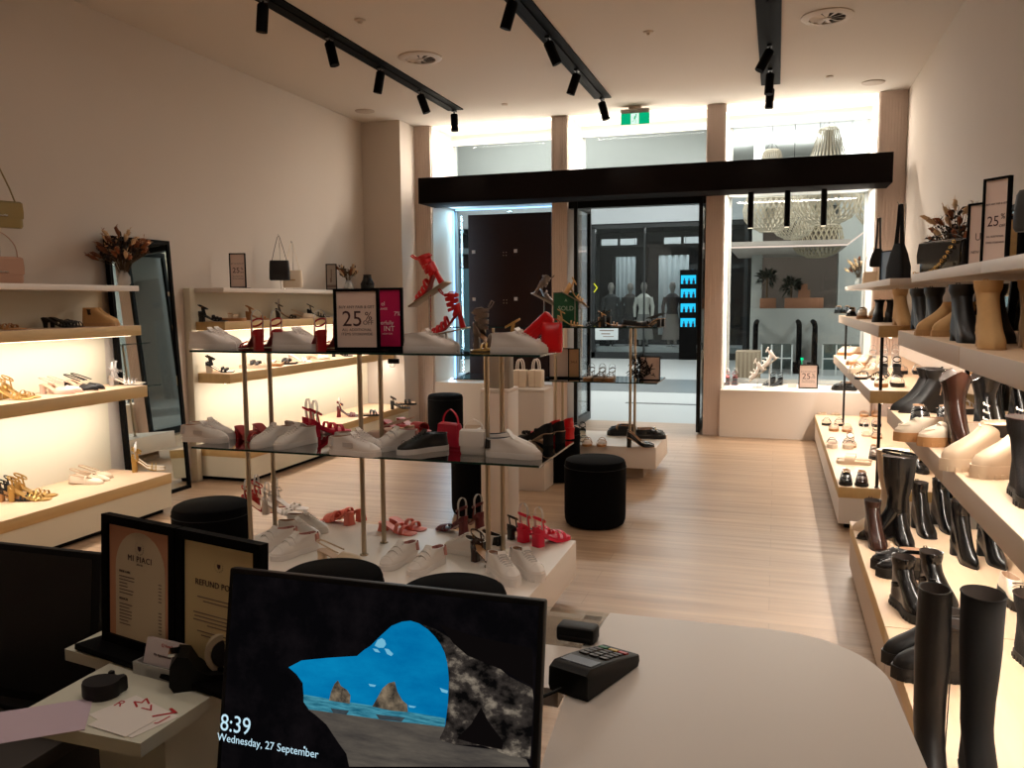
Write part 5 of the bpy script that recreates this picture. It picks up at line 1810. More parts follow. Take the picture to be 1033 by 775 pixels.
def arc_pts(cx, cy, r, a0, a1, n=14):
    return [(cx + r * math.cos(R(a0 + (a1 - a0) * i / n)), cy + r * math.sin(R(a0 + (a1 - a0) * i / n))) for i in range(n + 1)]


M_CTOP = mat('counter_white', (206, 196, 186), .35)
top = [(-.29, .25), (-.30, 1.06)] + [(-.335, 1.475), (-.316, 1.665)][:2] + arc_pts(.0, 1.468, .202, 90, 0)[:] + [(.216, 1.2), (.225, .25)]
MB().prism(top, .918, .95).build('counter_top', M_CTOP, ct)
body = [(-.22, .30), (-.22, 1.05), (-.26, 1.42), (-.25, 1.58)] + arc_pts(-.03, 1.44, .15, 90, 0) + [(.13, 1.2), (.14, .30)]
MB().prism(body, .0, .918).build('counter_body', M_CTOP, ct)
MB().prism([(-.47, 1.30), (-.335, 1.30), (-.335, 1.472), (-.47, 1.472)], .918, .95).build('counter_ledge', M_CTOP, ct)
gp = MB().box(-.47, -.32, 1.474, 1.664, .94, .95).build('glass_insert', M_PANE, ct)
# left run
lt = empty('side_counter', (0, 0, 0))
tag(lt, 'narrow white counter shelf at left carrying tape and frame', 'counter')
M_LTOP = mat('side_counter_white', (206, 204, 186), .45)
MB().prism([(-1.14, .956), (-.885, .953), (-.872, 1.30), (-.87, 1.36), (-1.27, 1.36), (-1.27, 1.19), (-1.14, 1.17)], .928, .95).build('counter_top', M_LTOP, lt)
MB().box(-1.03, -.90, 1.02, 1.34, .0, .928).build('support_panel', M_LTOP, lt)
MB().box(-1.25, -1.14, 1.24, 1.34, 0, .928).build('support_panel', M_LTOP, lt)
# low staff desk under the monitors
ds = empty('staff_desk', (0, 0, 0))
tag(ds, 'dark low staff desk beneath the computer screens', 'desk')
MB().box(-.87, -.32, .35, 1.28, .735, .765, b=.002).build('desk_top', mat('dark_desk', (60, 52, 46), .5), ds)
for x_ in (-.86, -.36):
    MB().box(x_, x_ + .02, .4, 1.25, 0, .735).build('desk_side', MATS['dark_desk'], ds)
d2 = empty('staff_desk', (0, 0, 0))
tag(d2, 'dark low desk under the left hand screen', 'desk')
MB().box(-1.95, -1.285, .6, 1.5, .735, .765, b=.002).build('desk_top', MATS['dark_desk'], d2)
for x_ in (-1.93, -1.31):
    MB().box(x_, x_ + .02, .65, 1.45, 0, .735).build('desk_side', MATS['dark_desk'], d2)


# computer screens
def monitor(name, x0, x1, ytop, ztop, h, tilt, label, facing=-1, rz=0):
    o = empty(name, ((x0 + x1) / 2, ytop, ztop))
    o.rotation_euler = (R(tilt), 0, 0)
    tag(o, label, 'monitor')
    w = (x1 - x0) / 2
    s_ = facing
    a, b_ = sorted((0, -.018 * s_))
    MB().box(-w, w, a, b_, -h, 0, b=.003).build('casing', M_PLASTIC, o)
    a, b_ = sorted((-.018 * s_, -.045 * s_))
    MB().box(-w * .55, w * .55, a, b_, -h * .8, -h * .3, b=.01).build('rear_housing', M_PLASTIC, o)
    return o


MT, MW, MH = 10.0, .512, .335
mon = monitor('computer_monitor', -.808, -.296, 1.076, 1.187, MH, -MT, 'large black computer screen showing a beach seen through a cave')
st = MB()
st.box(-.035, .035, .03, .05, -.41, -.18)
st.box(-.11, .11, -.05, .13, -.425, -.41, b=.004)
so = st.build('monitor_stand', M_PLASTIC, mon)
so.rotation_euler = (R(MT), 0, 0)
scr = []


def poly(pts, lev, m, name):
    """flat picture shape on the screen, coordinates in metres from the top left corner of the screen"""
    y = -.0006 - lev * .00025
    mb = MB()
    n = len(pts)
    mb.add([(p[0] - MW / 2, y, -p[1]) for p in pts], [tuple(range(n))])
    me = bpy.data.meshes.new(name)
    me.from_pydata(mb.v, [], mb.f)
    me.materials.append(m)
    import bmesh
    bm = bmesh.new()
    bm.from_mesh(me)
    bmesh.ops.triangulate(bm, faces=bm.faces)
    bmesh.ops.recalc_face_normals(bm, faces=bm.faces)
    bm.to_mesh(me)
    bm.free()
    o = bpy.data.objects.new(name, me)
    COL.objects.link(o)
    return o


def scrmat(name, cols, scale, stretch=(1, 1, 1), strength=1.0, pos=(.35, .7), coord='Object', grad=None):
    m = bpy.data.materials.new(name)
    m.use_nodes = True
    nt = m.node_tree
    nt.nodes.clear()
    tc = nt.nodes.new('ShaderNodeTexCoord')
    mp = nt.nodes.new('ShaderNodeMapping')
    mp.inputs['Scale'].default_value = stretch
    n = nt.nodes.new('ShaderNodeTexNoise')
    n.inputs['Scale'].default_value = scale
    n.inputs['Detail'].default_value = 8
    n.inputs['Roughness'].default_value = .65
    cr = nt.nodes.new('ShaderNodeValToRGB')
    el = cr.color_ramp.elements
    el[0].position, el[1].position = pos
    el[0].color, el[1].color = lin(cols[0]), lin(cols[-1])
    if len(cols) == 3:
        e = el.new((pos[0] + pos[1]) / 2)
        e.color = lin(cols[1])
    em = nt.nodes.new('ShaderNodeEmission')
    em.inputs[1].default_value = strength
    out = nt.nodes.new('ShaderNodeOutputMaterial')
    nt.links.new(tc.outputs['Object'], mp.inputs[0])
    nt.links.new(mp.outputs[0], n.inputs['Vector'])
    nt.links.new(n.outputs['Fac'], cr.inputs[0])
    nt.links.new(cr.outputs[0], em.inputs[0])
    nt.links.new(em.outputs[0], out.inputs[0])
    return m


screen = poly([(.008, .008), (MW - .008, .008), (MW - .008, MH - .012), (.008, MH - .012)], 0, scrmat('cave_shadow', [(8, 7, 9), (24, 20, 22)], 14, pos=(.45, .8)), 'screen')
screen.parent = mon
SK = scrmat('screen_sky', [(0, 112, 172), (10, 150, 205)], 5, (1, 1, 2.5), pos=(.4, .75))
art = [
    ('sky_picture', 1, SK, [(0.1164, 0.1389), (0.1382, 0.1260), (0.1845, 0.1164), (0.2300, 0.1084), (0.2407, 0.0986), (0.2515, 0.0909), (0.2672, 0.0741), (0.2830, 0.0589), (0.2991, 0.0512), (0.3127, 0.0483), (0.3265, 0.0507), (0.3404, 0.0575), (0.3516, 0.0661), (0.3613, 0.0762), (0.3689, 0.0884), (0.3732, 0.1000), (0.3766, 0.1236), (0.3774, 0.1572), (0.3749, 0.1887), (0.1455, 0.1786), (0.1423, 0.1587), (0.1308, 0.1474)]),
    ('sea_picture', 2, scrmat('screen_sea', [(10, 84, 110), (90, 176, 196)], 30, (1, 1, 12), pos=(.35, .7)), [(0.1452, 0.1751), (0.2001, 0.1763), (0.2680, 0.1760), (0.3121, 0.1768), (0.3743, 0.1777), (0.3740, 0.1912), (0.3346, 0.1920), (0.2913, 0.1943), (0.2243, 0.1954), (0.1783, 0.1953), (0.1562, 0.1964), (0.1460, 0.1861)]),
    ('sand_picture', 3, scrmat('screen_sand', [(62, 58, 56), (104, 96, 86)], 10, (1, 1, 6), pos=(.3, .7)), [(0.1538, 0.1957), (0.2242, 0.1944), (0.2912, 0.1934), (0.3346, 0.1911), (0.3750, 0.1901), (0.3674, 0.2065), (0.3888, 0.2119), (0.4454, 0.2100), (0.4957, 0.2153), (0.5011, 0.2246), (0.2279, 0.2676), (0.2222, 0.2502), (0.2069, 0.2352), (0.1865, 0.2133), (0.1671, 0.2019)]),
    ('sea_rock_picture', 4, scrmat('screen_rock', [(44, 42, 40), (150, 132, 108)], 60, pos=(.35, .7)), [(0.1887, 0.1778), (0.1913, 0.1649), (0.1962, 0.1527), (0.2016, 0.1470), (0.2067, 0.1544), (0.2173, 0.1590), (0.2234, 0.1657), (0.2231, 0.1782)]),
    ('sea_rock_picture', 4, None, [(0.2597, 0.1771), (0.2672, 0.1633), (0.2747, 0.1490), (0.2836, 0.1405), (0.2933, 0.1372), (0.2985, 0.1508), (0.3068, 0.1619), (0.3148, 0.1667), (0.3165, 0.1772), (0.2903, 0.1788)]),
    ('rock_reflection', 5, scrmat('screen_wet', [(40, 48, 54), (70, 80, 86)], 40, pos=(.3, .7)), [(0.1923, 0.1889), (0.2227, 0.1882), (0.2185, 0.1947), (0.1968, 0.1948)]),
    ('rock_reflection', 5, None, [(0.2659, 0.1871), (0.3126, 0.1855), (0.3075, 0.1920), (0.2719, 0.1932)]),
    ('cliff_picture', 5, scrmat('screen_cliff', [(10, 9, 9), (58, 52, 48), (150, 138, 122)], 26, (1, 1, 1.4), pos=(.40, .68)), [(0.3319, 0.0511), (0.3537, 0.0561), (0.3918, 0.0736), (0.4288, 0.0836), (0.4656, 0.1076), (0.5002, 0.1195), (0.5029, 0.1355), (0.5016, 0.2144), (0.4708, 0.2145), (0.4453, 0.2090), (0.4299, 0.2067), (0.3914, 0.2115), (0.3676, 0.2089), (0.3749, 0.1887), (0.3774, 0.1572), (0.3777, 0.1235), (0.3732, 0.1000), (0.3669, 0.0823), (0.3543, 0.0658)]),
    ('cliff_shadow_picture', 6, emis('cliff_shadow', (14, 11, 11), 1), [(0.4273, 0.1551), (0.4384, 0.1725), (0.4624, 0.1971), (0.4604, 0.2077), (0.4196, 0.2059), (0.3935, 0.2026), (0.4131, 0.1808)]),
    ('cliff_shadow_picture', 6, None, [(0.3587, 0.0482), (0.4120, 0.0593), (0.4978, 0.0660), (0.5011, 0.1171), (0.4654, 0.1029), (0.4292, 0.0931), (0.4030, 0.0867), (0.3812, 0.0724)]),
    ('cloud_picture', 4, emis('screen_cloud', (120, 195, 225), 1), [(0.2582, 0.0901), (0.2621, 0.0816), (0.2686, 0.0779), (0.2738, 0.0803), (0.2763, 0.0860), (0.2728, 0.0914), (0.2650, 0.0923)]),
    ('cloud_picture', 4, None, [(0.2739, 0.0922), (0.2806, 0.0924), (0.2887, 0.0984), (0.2856, 0.1017), (0.2788, 0.0996)]),
    ('cloud_picture', 4, None, [(0.2551, 0.0944), (0.2629, 0.0945), (0.2677, 0.0989), (0.2598, 0.0988)]),
    ('cloud_picture', 4, None, [(0.3170, 0.1674), (0.3289, 0.1677), (0.3258, 0.1700), (0.3182, 0.1701)]),
    ('cloud_picture', 4, None, [(0.3636, 0.1369), (0.3764, 0.1391), (0.3756, 0.1430), (0.3671, 0.1422)]),
    ('cloud_picture', 4, None, [(0.2516, 0.1456), (0.2639, 0.1460), (0.2618, 0.1487), (0.2540, 0.1487)]),
]
last = None
for nm, lev, m_, pts in art:
    if m_ is not None:
        last = m_
    o = poly(pts, lev, last, nm)
    o.parent = screen
TXM = emis('screen_text', (200, 235, 250), 1.1)


def scr_text(body, size, uv, sx=.9):
    t = text(body, size, TXM, screen, (uv[0] - MW / 2, -.0025, -uv[1]), (PI / 2, 0, 0), 'LEFT', sx, ext=.0001)
    return t


scr_text('8:39', .036, (0.0034, 0.2363))
scr_text('Wednesday, 27 September', .0165, (0.0001, 0.2582), .98)
scr_text('.', .03, (0.1501, 0.2437))
mon2 = monitor('computer_monitor', -1.800, -1.282, 1.302, 1.100, .32, -6, 'black computer screen seen dark at left picture edge')
MB().box(-.24, .24, -.0015, -.0005, -.30, -.012).build('screen', mat('dark_screen', (14, 14, 15), .25), mon2)
st = MB().box(-.035, .035, .03, .05, -.32, -.15).box(-.11, .11, -.05, .13, -.335, -.325, b=.003)
so = st.build('monitor_stand', M_PLASTIC, mon2)
so.rotation_euler = (R(6), 0, 0)

# double document frame on the side counter
fr = empty('double_frame', (-1.005, 1.185, .95), -12.7)
tag(fr, 'black double document frame with price list and refund policy', 'frame')
fr.rotation_euler = (R(-3), 0, R(-12.7))
fr.scale = (1, 1, .95)
m = MB()
t = .017
for (a, b_) in ((-.212, -.002), (.002, .212)):
    m.box(a, a + t, -.009, .009, .012, .268).box(b_ - t, b_, -.009, .009, .012, .268)
    m.box(a + t, b_ - t, -.009, .009, .012, .012 + t).box(a + t, b_ - t, -.009, .009, .268 - t, .268)
m.build('frame', M_BLACK, fr)
MB().box(-.235, .23, -.05, .05, 0, .012, b=.002).build('base_plate', M_BLACK, fr)
pa = MB().box(-.195, -.019, -.003, .003, .029, .251).build('price_list', mat('pink_card', (204, 150, 116), .6), fr)
arch = [(-.176, .0292), (-.034, .0292)] + [(-.105 + .071 * math.cos(PI * i / 16), .168 + .075 * math.sin(PI * i / 16)) for i in range(17)]
MB().prism(arch, -.0036, -.003, axis='y').build('arch_panel', mat('arch_paper', (216, 200, 168), .6), pa)
text('MI PIACI', .0165, INK, pa, (-.105, -.004, .190), spacing=1.15)
text('price list', .005, INKG, pa, (-.105, -.004, .180))
for (nm, zz, k) in (('SHOE CARE', .160, 6), ('SERVICES', .105, 6)):
    text(nm, .0062, INK, pa, (-.165, -.004, zz), align='LEFT')
mm = MB()
rnd = random.Random(2)
for z0, n in ((.150, 6), (.095, 7)):
    for i in range(n):
        z = z0 - i * .0066
        L_ = rnd.uniform(.022, .045)
        mm.box(-.165, -.165 + L_, -.0041, -.0036, z - .0009, z + .0009).box(-.052, -.044, -.0041, -.0036, z - .0009, z + .0009)
mm.build('small_print', INKG, pa)
pb = MB().box(.019, .195, -.003, .003, .029, .251).build('refund_sheet', mat('yellow_paper', (218, 198, 146), .6), fr)
text('REFUND POLICY', .0155, INK, pb, (.107, -.0036, .175), spacing=1.05)
mm = MB()
for z, L_ in ((.148, .11), (.141, .08), (.118, .13), (.111, .125), (.104, .13), (.097, .06), (.084, .11), (.077, .09)):
    mm.box(.107 - L_ / 2, .107 + L_ / 2, -.0037, -.003, z - .0009, z + .0009)
mm.build('small_print', INKG, pb)


def crest(parent, cx, cz, s, y):
    mb = MB()
    for sx in (-1, 1):
        for k in range(7):
            a = R(-80 + k * 22)
            px, pz = cx + sx * s * math.cos(a), cz + s * math.sin(a)
            e = (px + sx * s * .25 * math.cos(a + .9), pz + s * .25 * math.sin(a + .9))
            mb.add([(px - s * .06, y, pz), (px, y, pz - s * .08), (e[0], y, e[1]), (px - s * .02, y, pz + s * .12)], [(0, 1, 2, 3)])
    mb.add([(cx - s * .45, y, cz + s * .35), (cx + s * .45, y, cz + s * .35), (cx + s * .4, y, cz - s * .2), (cx, y, cz - s * .55), (cx - s * .4, y, cz - s * .2)], [(0, 1, 2, 3, 4)])
    return mb.build('crest', INK, parent)


crest(pa, -.105, .212, .0115, -.0042)
crest(pb, .107, .212, .010, -.0038)

# business card holder
ch = empty('card_holder', (-1.018, 1.158, .95), -8)
tag(ch, 'clear stand of white business cards before the document frame', 'card holder')
MB().box(-.048, .048, -.022, .022, 0, .003).box(-.048, .048, -.022, -.019, .003, .022).box(-.048, -.045, -.019, .022, .003, .022).box(.045, .048, -.019, .022, .003, .022).build('holder', M_CLEAR, ch)
xf = Matrix.Translation((0, .0, .004)) @ Matrix.Rotation(R(-16), 4, 'X')
cd = MB().box(-.044, .044, -.006, .006, 0, .052, xf=xf).build('business_cards', mat('card_white', (226, 214, 214), .6), ch)
for (b_, s_, u, v, mm_) in (('My Appointment', .0062, 0, .026, INK), ('Q Vouchers', .0075, .012, .044, mat('card_red', (180, 40, 40), .6))):
    t_ = text(b_, s_, mm_, cd, (0, 0, 0))
    t_.matrix_local = xf @ Matrix.Translation((u, -.0066, v)) @ Matrix.Rotation(PI / 2, 4, 'X')

# tape dispenser
td = empty('tape_dispenser', (-.900, 1.165, .95), -146)
tag(td, 'black desktop tape dispenser with roll of clear tape', 'tape dispenser')
prof = [(-.085, .0), (.075, 0), (.082, .012), (.080, .045), (.068, .062), (.050, .058), (.038, .035), (.020, .024), (-.005, .022), (-.030, .034), (-.045, .056), (-.060, .066), (-.078, .058), (-.088, .035), (-.090, .012)]
MB().prism([(x, z) for x, z in prof], -.028, .028, axis='y').build('weighted_body', M_PLASTIC, td)
ro = MB()
N = 30
ro.loft([[(-.010 + .026 * math.cos(a), -.010, .050 + .026 * math.sin(a)) for a in [2 * PI * k / N for k in range(N)]], [(-.010 + .026 * math.cos(a), .010, .050 + .026 * math.sin(a)) for a in [2 * PI * k / N for k in range(N)]],
         [(-.010 + .036 * math.cos(a), .010, .050 + .036 * math.sin(a)) for a in [2 * PI * k / N for k in range(N)]], [(-.010 + .036 * math.cos(a), -.010, .050 + .036 * math.sin(a)) for a in [2 * PI * k / N for k in range(N)]],
         [(-.010 + .026 * math.cos(a), -.010, .050 + .026 * math.sin(a)) for a in [2 * PI * k / N for k in range(N)]]], 0, False, False)
tp = ro.build('tape_roll', mat('tape', (206, 190, 162), .35), td)
MB().lathe([(.018, -.013), (.025, -.011), (.025, .011), (.018, .013)], 24).build('roll_hub', M_DARKPL, tp).matrix_local = Matrix.Translation((-.010, 0, .050)) @ Matrix.Rotation(PI / 2, 4, 'X')
MB().box(.066, .083, -.014, .014, .058, .063).build('cutter_blade', M_CHROME, td)
t_ = text('Tape', .008, mat('grey_print', (150, 140, 136), .6), td, (0, 0, 0))
t_.matrix_local = Matrix.Translation((.0815, 0, .034)) @ Matrix.Rotation(PI / 2, 4, 'Z') @ Matrix.Rotation(PI / 2, 4, 'X')

# dark round puck, papers, card, scissors, pad
pk = MB()
outl = [(.040 * math.cos(a), .034 * math.sin(a)) for a in [R(-200 + 18 * k) for k in range(16)]]
outl = [(.039 * math.cos(R(a)) * (1.0 if a < 60 else 1.0), .033 * math.sin(R(a))) for a in range(60, 400, 17)] + [(.040, .030), (.030, .036)]
pk.loft([[(x * .94, y * .94, 0) for x, y in outl], [(x, y, .004) for x, y in outl], [(x, y, .024) for x, y in outl], [(x * .96, y * .96, .029) for x, y in outl]])
pk = pk.build('desk_puck', M_DARKPL)
pk.scale = (.8, .8, .9)
pk.location = (-1.058, 1.060, .95)
pk.rotation_euler = (0, 0, R(10))
tag(pk, 'small dark rounded puck on the narrow white counter', 'desk accessory')
MB().box(-.005, .006, .030, .040, .024, .033, b=.002).build('button', M_DARKPL, pk)
WP = mat('white_paper', (228, 220, 212), .7)
pp = empty('gift_voucher', (-.955, 1.018, .9503), -18)
tag(pp, 'white card with big red letters lying near counter edge', 'card')
MB().box(-.062, .062, -.040, .040, 0, .0006).build('card_sheet', WP, pp)
for (c_, x_, y_, r_, s_) in (('R', -.055, .008, 20, .026), ('M', -.028, .030, 70, .034), ('V', .0, .026, 80, .03), ('7', .035, .028, -8, .05), ('J', .052, .02, 10, .03)):
    text(c_, s_, mat('letter_red', (176, 24, 32), .6), pp, (x_, y_, .001), (0, 0, R(r_)), ext=.0001)
o = MB().box(-.042, .042, -.030, .030, 0, .0008).build('paper_slip', WP)
o.location, o.rotation_euler = (-.955, .995, .9512), (0, 0, R(-8))
tag(o, 'blank white slip covering the red lettered card', 'paper')
o = MB().box(-.11, .11, -.055, .055, 0, .0008).build('lilac_envelope', mat('lilac_paper', (196, 176, 188), .7))
o.location, o.rotation_euler = (-1.115, .935, .9510), (0, 0, R(38))
tag(o, 'lilac envelope overhanging the counter corner at bottom left', 'envelope')
pd = empty('note_pad', (-1.02, .845, .846), 24)
tag(pd, 'yellow lined writing pad below the lilac envelope', 'notepad')
MB().box(-.10, .10, -.06, .06, 0, .012).build('pad_pages', mat('yellow_pad', (196, 180, 120), .7), pd)
mm = MB()
for i in range(9):
    mm.box(-.095, .095, -.05 + i * .012, -.0495 + i * .012, .012, .0123)
mm.build('ruled_lines', INKG, pd)
tr = empty('stationery_tray', (-1.06, .84, 0))
tag(tr, 'dark tray shelf under the writing pad at bottom left', 'tray')
MB().box(-.16, .16, -.10, .10, .83, .846, b=.002).build('tray_top', M_DARKPL, tr)
for x_ in (-.15, .13):
    MB().box(x_, x_ + .02, -.09, .09, 0, .83).build('tray_side', M_DARKPL, tr)
sc = empty('scissors', (-1.035, .795, .859), 40)
tag(sc, 'orange red handled scissors at bottom left picture edge', 'scissors')
for sx in (-1, 1):
    MB().tube([(sx * .017 + .014 * math.cos(a), .020 * math.sin(a), .004) for a in [2 * PI * k / 20 for k in range(20)]], .0045, 8, closed=True).build('handle_loop', mat('scissor_red', (214, 56, 24), .4), sc)
    MB().prism([(sx * .012, -.018), (sx * .002, -.022), (-sx * .005, -.10), (-sx * .001, -.10)], .002 + (sx + 1) * .001, .004 + (sx + 1) * .001).build('blade', M_CHROME, sc)

# payment terminal
pt = empty('payment_terminal', (-.284, 1.362, .95), -20)
pt.scale = (.94, .94, .94)
tag(pt, 'black card payment terminal with keypad on white counter', 'payment terminal')
xs = .041
pr = [(-.090, .0), (.088, 0), (.094, .010), (.092, .022), (.03, .036), (-.03, .047), (-.078, .053), (-.092, .046), (-.094, .012)]
pb_ = MB()
rings = []
for (x_, k) in ((-xs, .90), (-xs * .93, 1.0), (xs * .93, 1.0), (xs, .90)):
    rings.append([(x_, a * (k if abs(k - 1) < .01 else .98), b_ * k + (.001 if k < 1 else 0)) for a, b_ in pr])
pb_.loft(rings)
pb_ = pb_.build('terminal_body', M_PLASTIC, pt)


def on_top(u, v, du, dv, mname, m_, th=.0012):
    """panel lying on the sloping top face"""
    ya, yb = v - dv / 2, v + dv / 2
    def zt(y):
        for (a, za), (b_, zb) in (((-.078, .053), (-.03, .047)), ((-.03, .047), (.03, .036)), ((.03, .036), (.092, .022))):
            if y <= b_:
                return za + (zb - za) * (y - a) / (b_ - a)
        return .022
    mb = MB()
    mb.loft([[(u - du / 2, ya, zt(ya)), (u + du / 2, ya, zt(ya)), (u + du / 2, ya, zt(ya) + th), (u - du / 2, ya, zt(ya) + th)],
             [(u - du / 2, yb, zt(yb)), (u + du / 2, yb, zt(yb)), (u + du / 2, yb, zt(yb) + th), (u - du / 2, yb, zt(yb) + th)]])
    return mb.build(mname, m_, pt)


on_top(0, -.05, .064, .034, 'display', mat('terminal_lcd', (120, 122, 130), .12))
KEY = mat('key_grey', (70, 64, 60), .5)
for r_ in range(4):
    for c_ in range(3):
        on_top(-.021 + c_ * .021, -.005 + r_ * .0165, .016, .011, 'key', KEY, .003)
for c_, (cn, cc) in enumerate((('key_green', (30, 120, 60)), ('key_yellow', (200, 160, 40)), ('key_red', (190, 36, 36)))):
    on_top(-.021 + c_ * .021, .064, .017, .012, 'function_key', mat(cn, cc, .4), .003)
MB().tube([(-.01, -.09, .012), (-.03, -.13, .004), (-.045, -.18, .004), (-.03, -.26, .004), (-.004, -.33, .004)], .003, 8).build('cable', M_PLASTIC, pt)
bx = empty('card_reader', (-.350, 1.512, .95), -4)
tag(bx, 'small black boxy reader on the glass part of counter', 'card reader')
MB().box(-.038, .038, -.022, .022, 0, .030, b=.006).build('reader_body', M_PLASTIC, bx)
MB().box(-.030, .030, -.024, -.021, .010, .013).build('card_slot', M_DARKPL, bx)
bk = MB().box(-.03, .03, -.008, .008, -.025, .0, b=.003).build('bulldog_clip', M_PLASTIC)
bk.location = (-1.674, 3.477, 1.34)
bk.scale = (.9, .9, .9)
tag(bk, 'small black clip under the upper glass shelf below cerise sign', 'clip')
MB().tube([(-.01, -.01, -.02), (-.012, -.016, -.04), (.012, -.016, -.04), (.01, -.01, -.02)], .002, 6).build('clip_arms', M_BLKMET, bk)


# ------------------------------------------------------------------ right window display
WD = .551
pair('sandal_glitter_hoop', -0.566, 10.601, .551, 180, 'glittery dark heel with clear hoop at left end of window plinth', gap=.10, n=1)
pair('sandal_glitter_hoop', -0.472, 10.624, .551, 180, 'glittery dark heel with clear hoop second from left on window plinth', gap=.10, n=1)
stand_shoe(-0.195, 10.332, .551, 100, .15, 38, 'sandal_white_plat', .85, 'thin stand with slanted plate, lower one in right window', 'white platform bow sandal on lower window stand', base=M_CLEAR)
stand_shoe(-0.060, 10.485, .551, 100, .28, 38, 'sandal_white_plat', .85, 'thin stand with slanted plate, taller one in right window', 'white platform bow sandal on taller window stand', base=M_CLEAR)
pair('sandal_black', -0.025, 10.636, .551, 150, 'dark strappy sandals behind stands on window plinth', gap=.10)
o = MB().box(-.05, .05, -.002, .002, 0, .05, xf=Matrix.Rotation(R(-20), 4, 'X')).build('price_card', WP)
o.location = (0.201, 10.429, .551)
tag(o, 'small white price card beside the window sale sign', 'card')
pair('loafer_black', .78, 10.30, .551, 80, 'black shoes at right end of window plinth', gap=.12)
pair('sneaker_black', -3.9, 10.35, .551, 100, 'black sneakers on left window plinth behind tables', gap=.13)
pair('flat_black', -3.3, 10.35, .551, 100, 'black shoes on left window plinth near the centre', gap=.13)

# ------------------------------------------------------------------ the mall outside
M_TILE = mat('mall_tile', (164, 168, 168), .35, noise=.03, nscale=1.2)
M_TILED = mat('mall_tile_dark', (92, 98, 100), .35, noise=.04, nscale=2)
M_GREYW = mat('mall_grey_wall', (174, 175, 170), .7)
M_SHOPW = mat('shop_dark', (17, 20, 21), .6)
struct(MB().box(-14, 8, 10.9, 30, -.1, 0).build('floor', M_TILE))
struct(MB().box(-14, 8, 14.5, 17.0, 0, .002).build('trim_11', M_TILED))
struct(MB().box(-14, 8, 10.9, 26, 6.1, 6.3).build('ceiling', M_GREYW))
struct(MB().box(-14, 1.6, 22.75, 23.0, 3.95, 6.1).build('wall_mall_upper', M_GREYW))
struct(MB().box(-14.2, -14, 10.9, 30, 0, 6.3).build('wall_mall_left', M_GREYW))
struct(MB().box(8, 8.2, 10.9, 30, 0, 6.3).build('wall_mall_right', M_GREYW))
struct(MB().box(-14, 8, 29.8, 30, 0, 6.3).build('wall_mall_far', M_GREYW))
struct(MB().box(-14, -5.2, 10.85, 10.95, 0, 6.1).build('wall_mall_near', M_GREYW))
struct(MB().box(-5.2, 8, 10.90, 10.95, 3.98, 6.1).build('wall_mall_head', M_GREYW))
struct(MB().box(1.6, 8, 10.85, 10.95, 0, 3.98).build('wall_mall_side', M_GREYW))
tag(MB().box(-.20, .20, -.01, .0, 0, .3).build('wall_panel', mat('pale_panel', (190, 196, 196), .6)), 'pale square panel on mall wall seen through centre upper window', 'panel').location = (-3.35, 20.0, 5.55)
MB().box(-.03, .03, 0, .03, .3, .56).build('hanger', M_GREYW, bpy.data.objects['wall_panel'])
struct(MB().box(-1.5, 1.4, 15.0, 22.7, 5.2, 5.3).build('trim_12', M_GREYW))
# bright cove edge line in the right window
cv = MB().box(-.95, 1.25, 17.0, 17.03, 2.60, 2.63).build('cove_light', emis('cove', (240, 215, 200), 1.5))
tag(cv, 'thin warm light line of a ceiling cove beyond right window', 'strip light')
struct(MB().box(-.95, 1.3, 17.0, 22.0, 2.64, 2.72).build('trim_13', mat('cove_soffit', (176, 164, 154), .7)))
cv2 = MB().box(1.25, 1.65, 16.99, 17.02, 2.60, 2.63, xf=Matrix.Translation((1.25, 0, 2.6)) @ Matrix.Rotation(R(-38), 4, 'Y') @ Matrix.Translation((-1.25, 0, -2.6))).build('cove_bend', MATS['cove'], cv)

# opposite shop
SY = 22.8
sh = empty('opposite_shop_front', (0, SY, 0))
tag(sh, 'dark glazed clothes shop front across the mall walkway', 'shop front')
m = MB()
for x in (-7.3, -4.84, -3.44, -1.75, -.78):
    m.box(x - (.05 if x != -3.44 else .02), x + (.05 if x != -3.44 else .02), -.05, .05, 0, 3.6)
m.box(-7.3, -.75, -.05, .05, 3.55, 3.68).box(-7.3, -.75, -.05, .05, 0, .18)
m.build('shop_frame', mat('anthracite', (26, 30, 32), .4), sh)
MB().box(-9.5, -.72, -.1, .1, 3.68, 4.30).build('header_panel', mat('header_white', (158, 164, 168), .5), sh)
MB().box(-5.35, -4.90, -.06, .06, 0, 3.68).build('pale_pilaster', mat('pilaster', (168, 170, 176), .5), sh)
MB().box(-7.3, -.75, -.01, .01, .18, 3.55).build('shop_pane', M_PANE, sh)
struct(MB().box(-9.5, -.72, SY + 3.4, SY + 3.5, 0, 3.98).build('wall_shop_back', M_SHOPW))
struct(MB().box(-9.5, -9.4, SY + .1, SY + 3.4, 0, 3.98).build('wall_shop_left', M_SHOPW))
struct(MB().box(-.80, -.72, SY + .1, SY + 3.4, 0, 3.98).build('wall_shop_right', M_SHOPW))
struct(MB().box(-9.5, -.72, SY + .12, SY + 3.5, 3.7, 3.8).build('ceiling_shop', M_SHOPW))
area('shop_light', (-3.2, SY + .7, 3.6), (0, 0, 0), 4, .6, 45 * K_MALL, MALL)
struct(MB().box(-7.2, -.85, SY + .12, SY + 1.5, 0, .32).build('trim_18', mat('platform_grey', (150, 156, 158), .5)))
m = MB()
for x in (-4.6, -4.05, -2.8, -2.25):
    m.box(x - .27, x + .2, 1.2, 1.24, 3.18, 3.36)
m.build('grey_valance', mat('valance', (120, 126, 128), .7), sh)
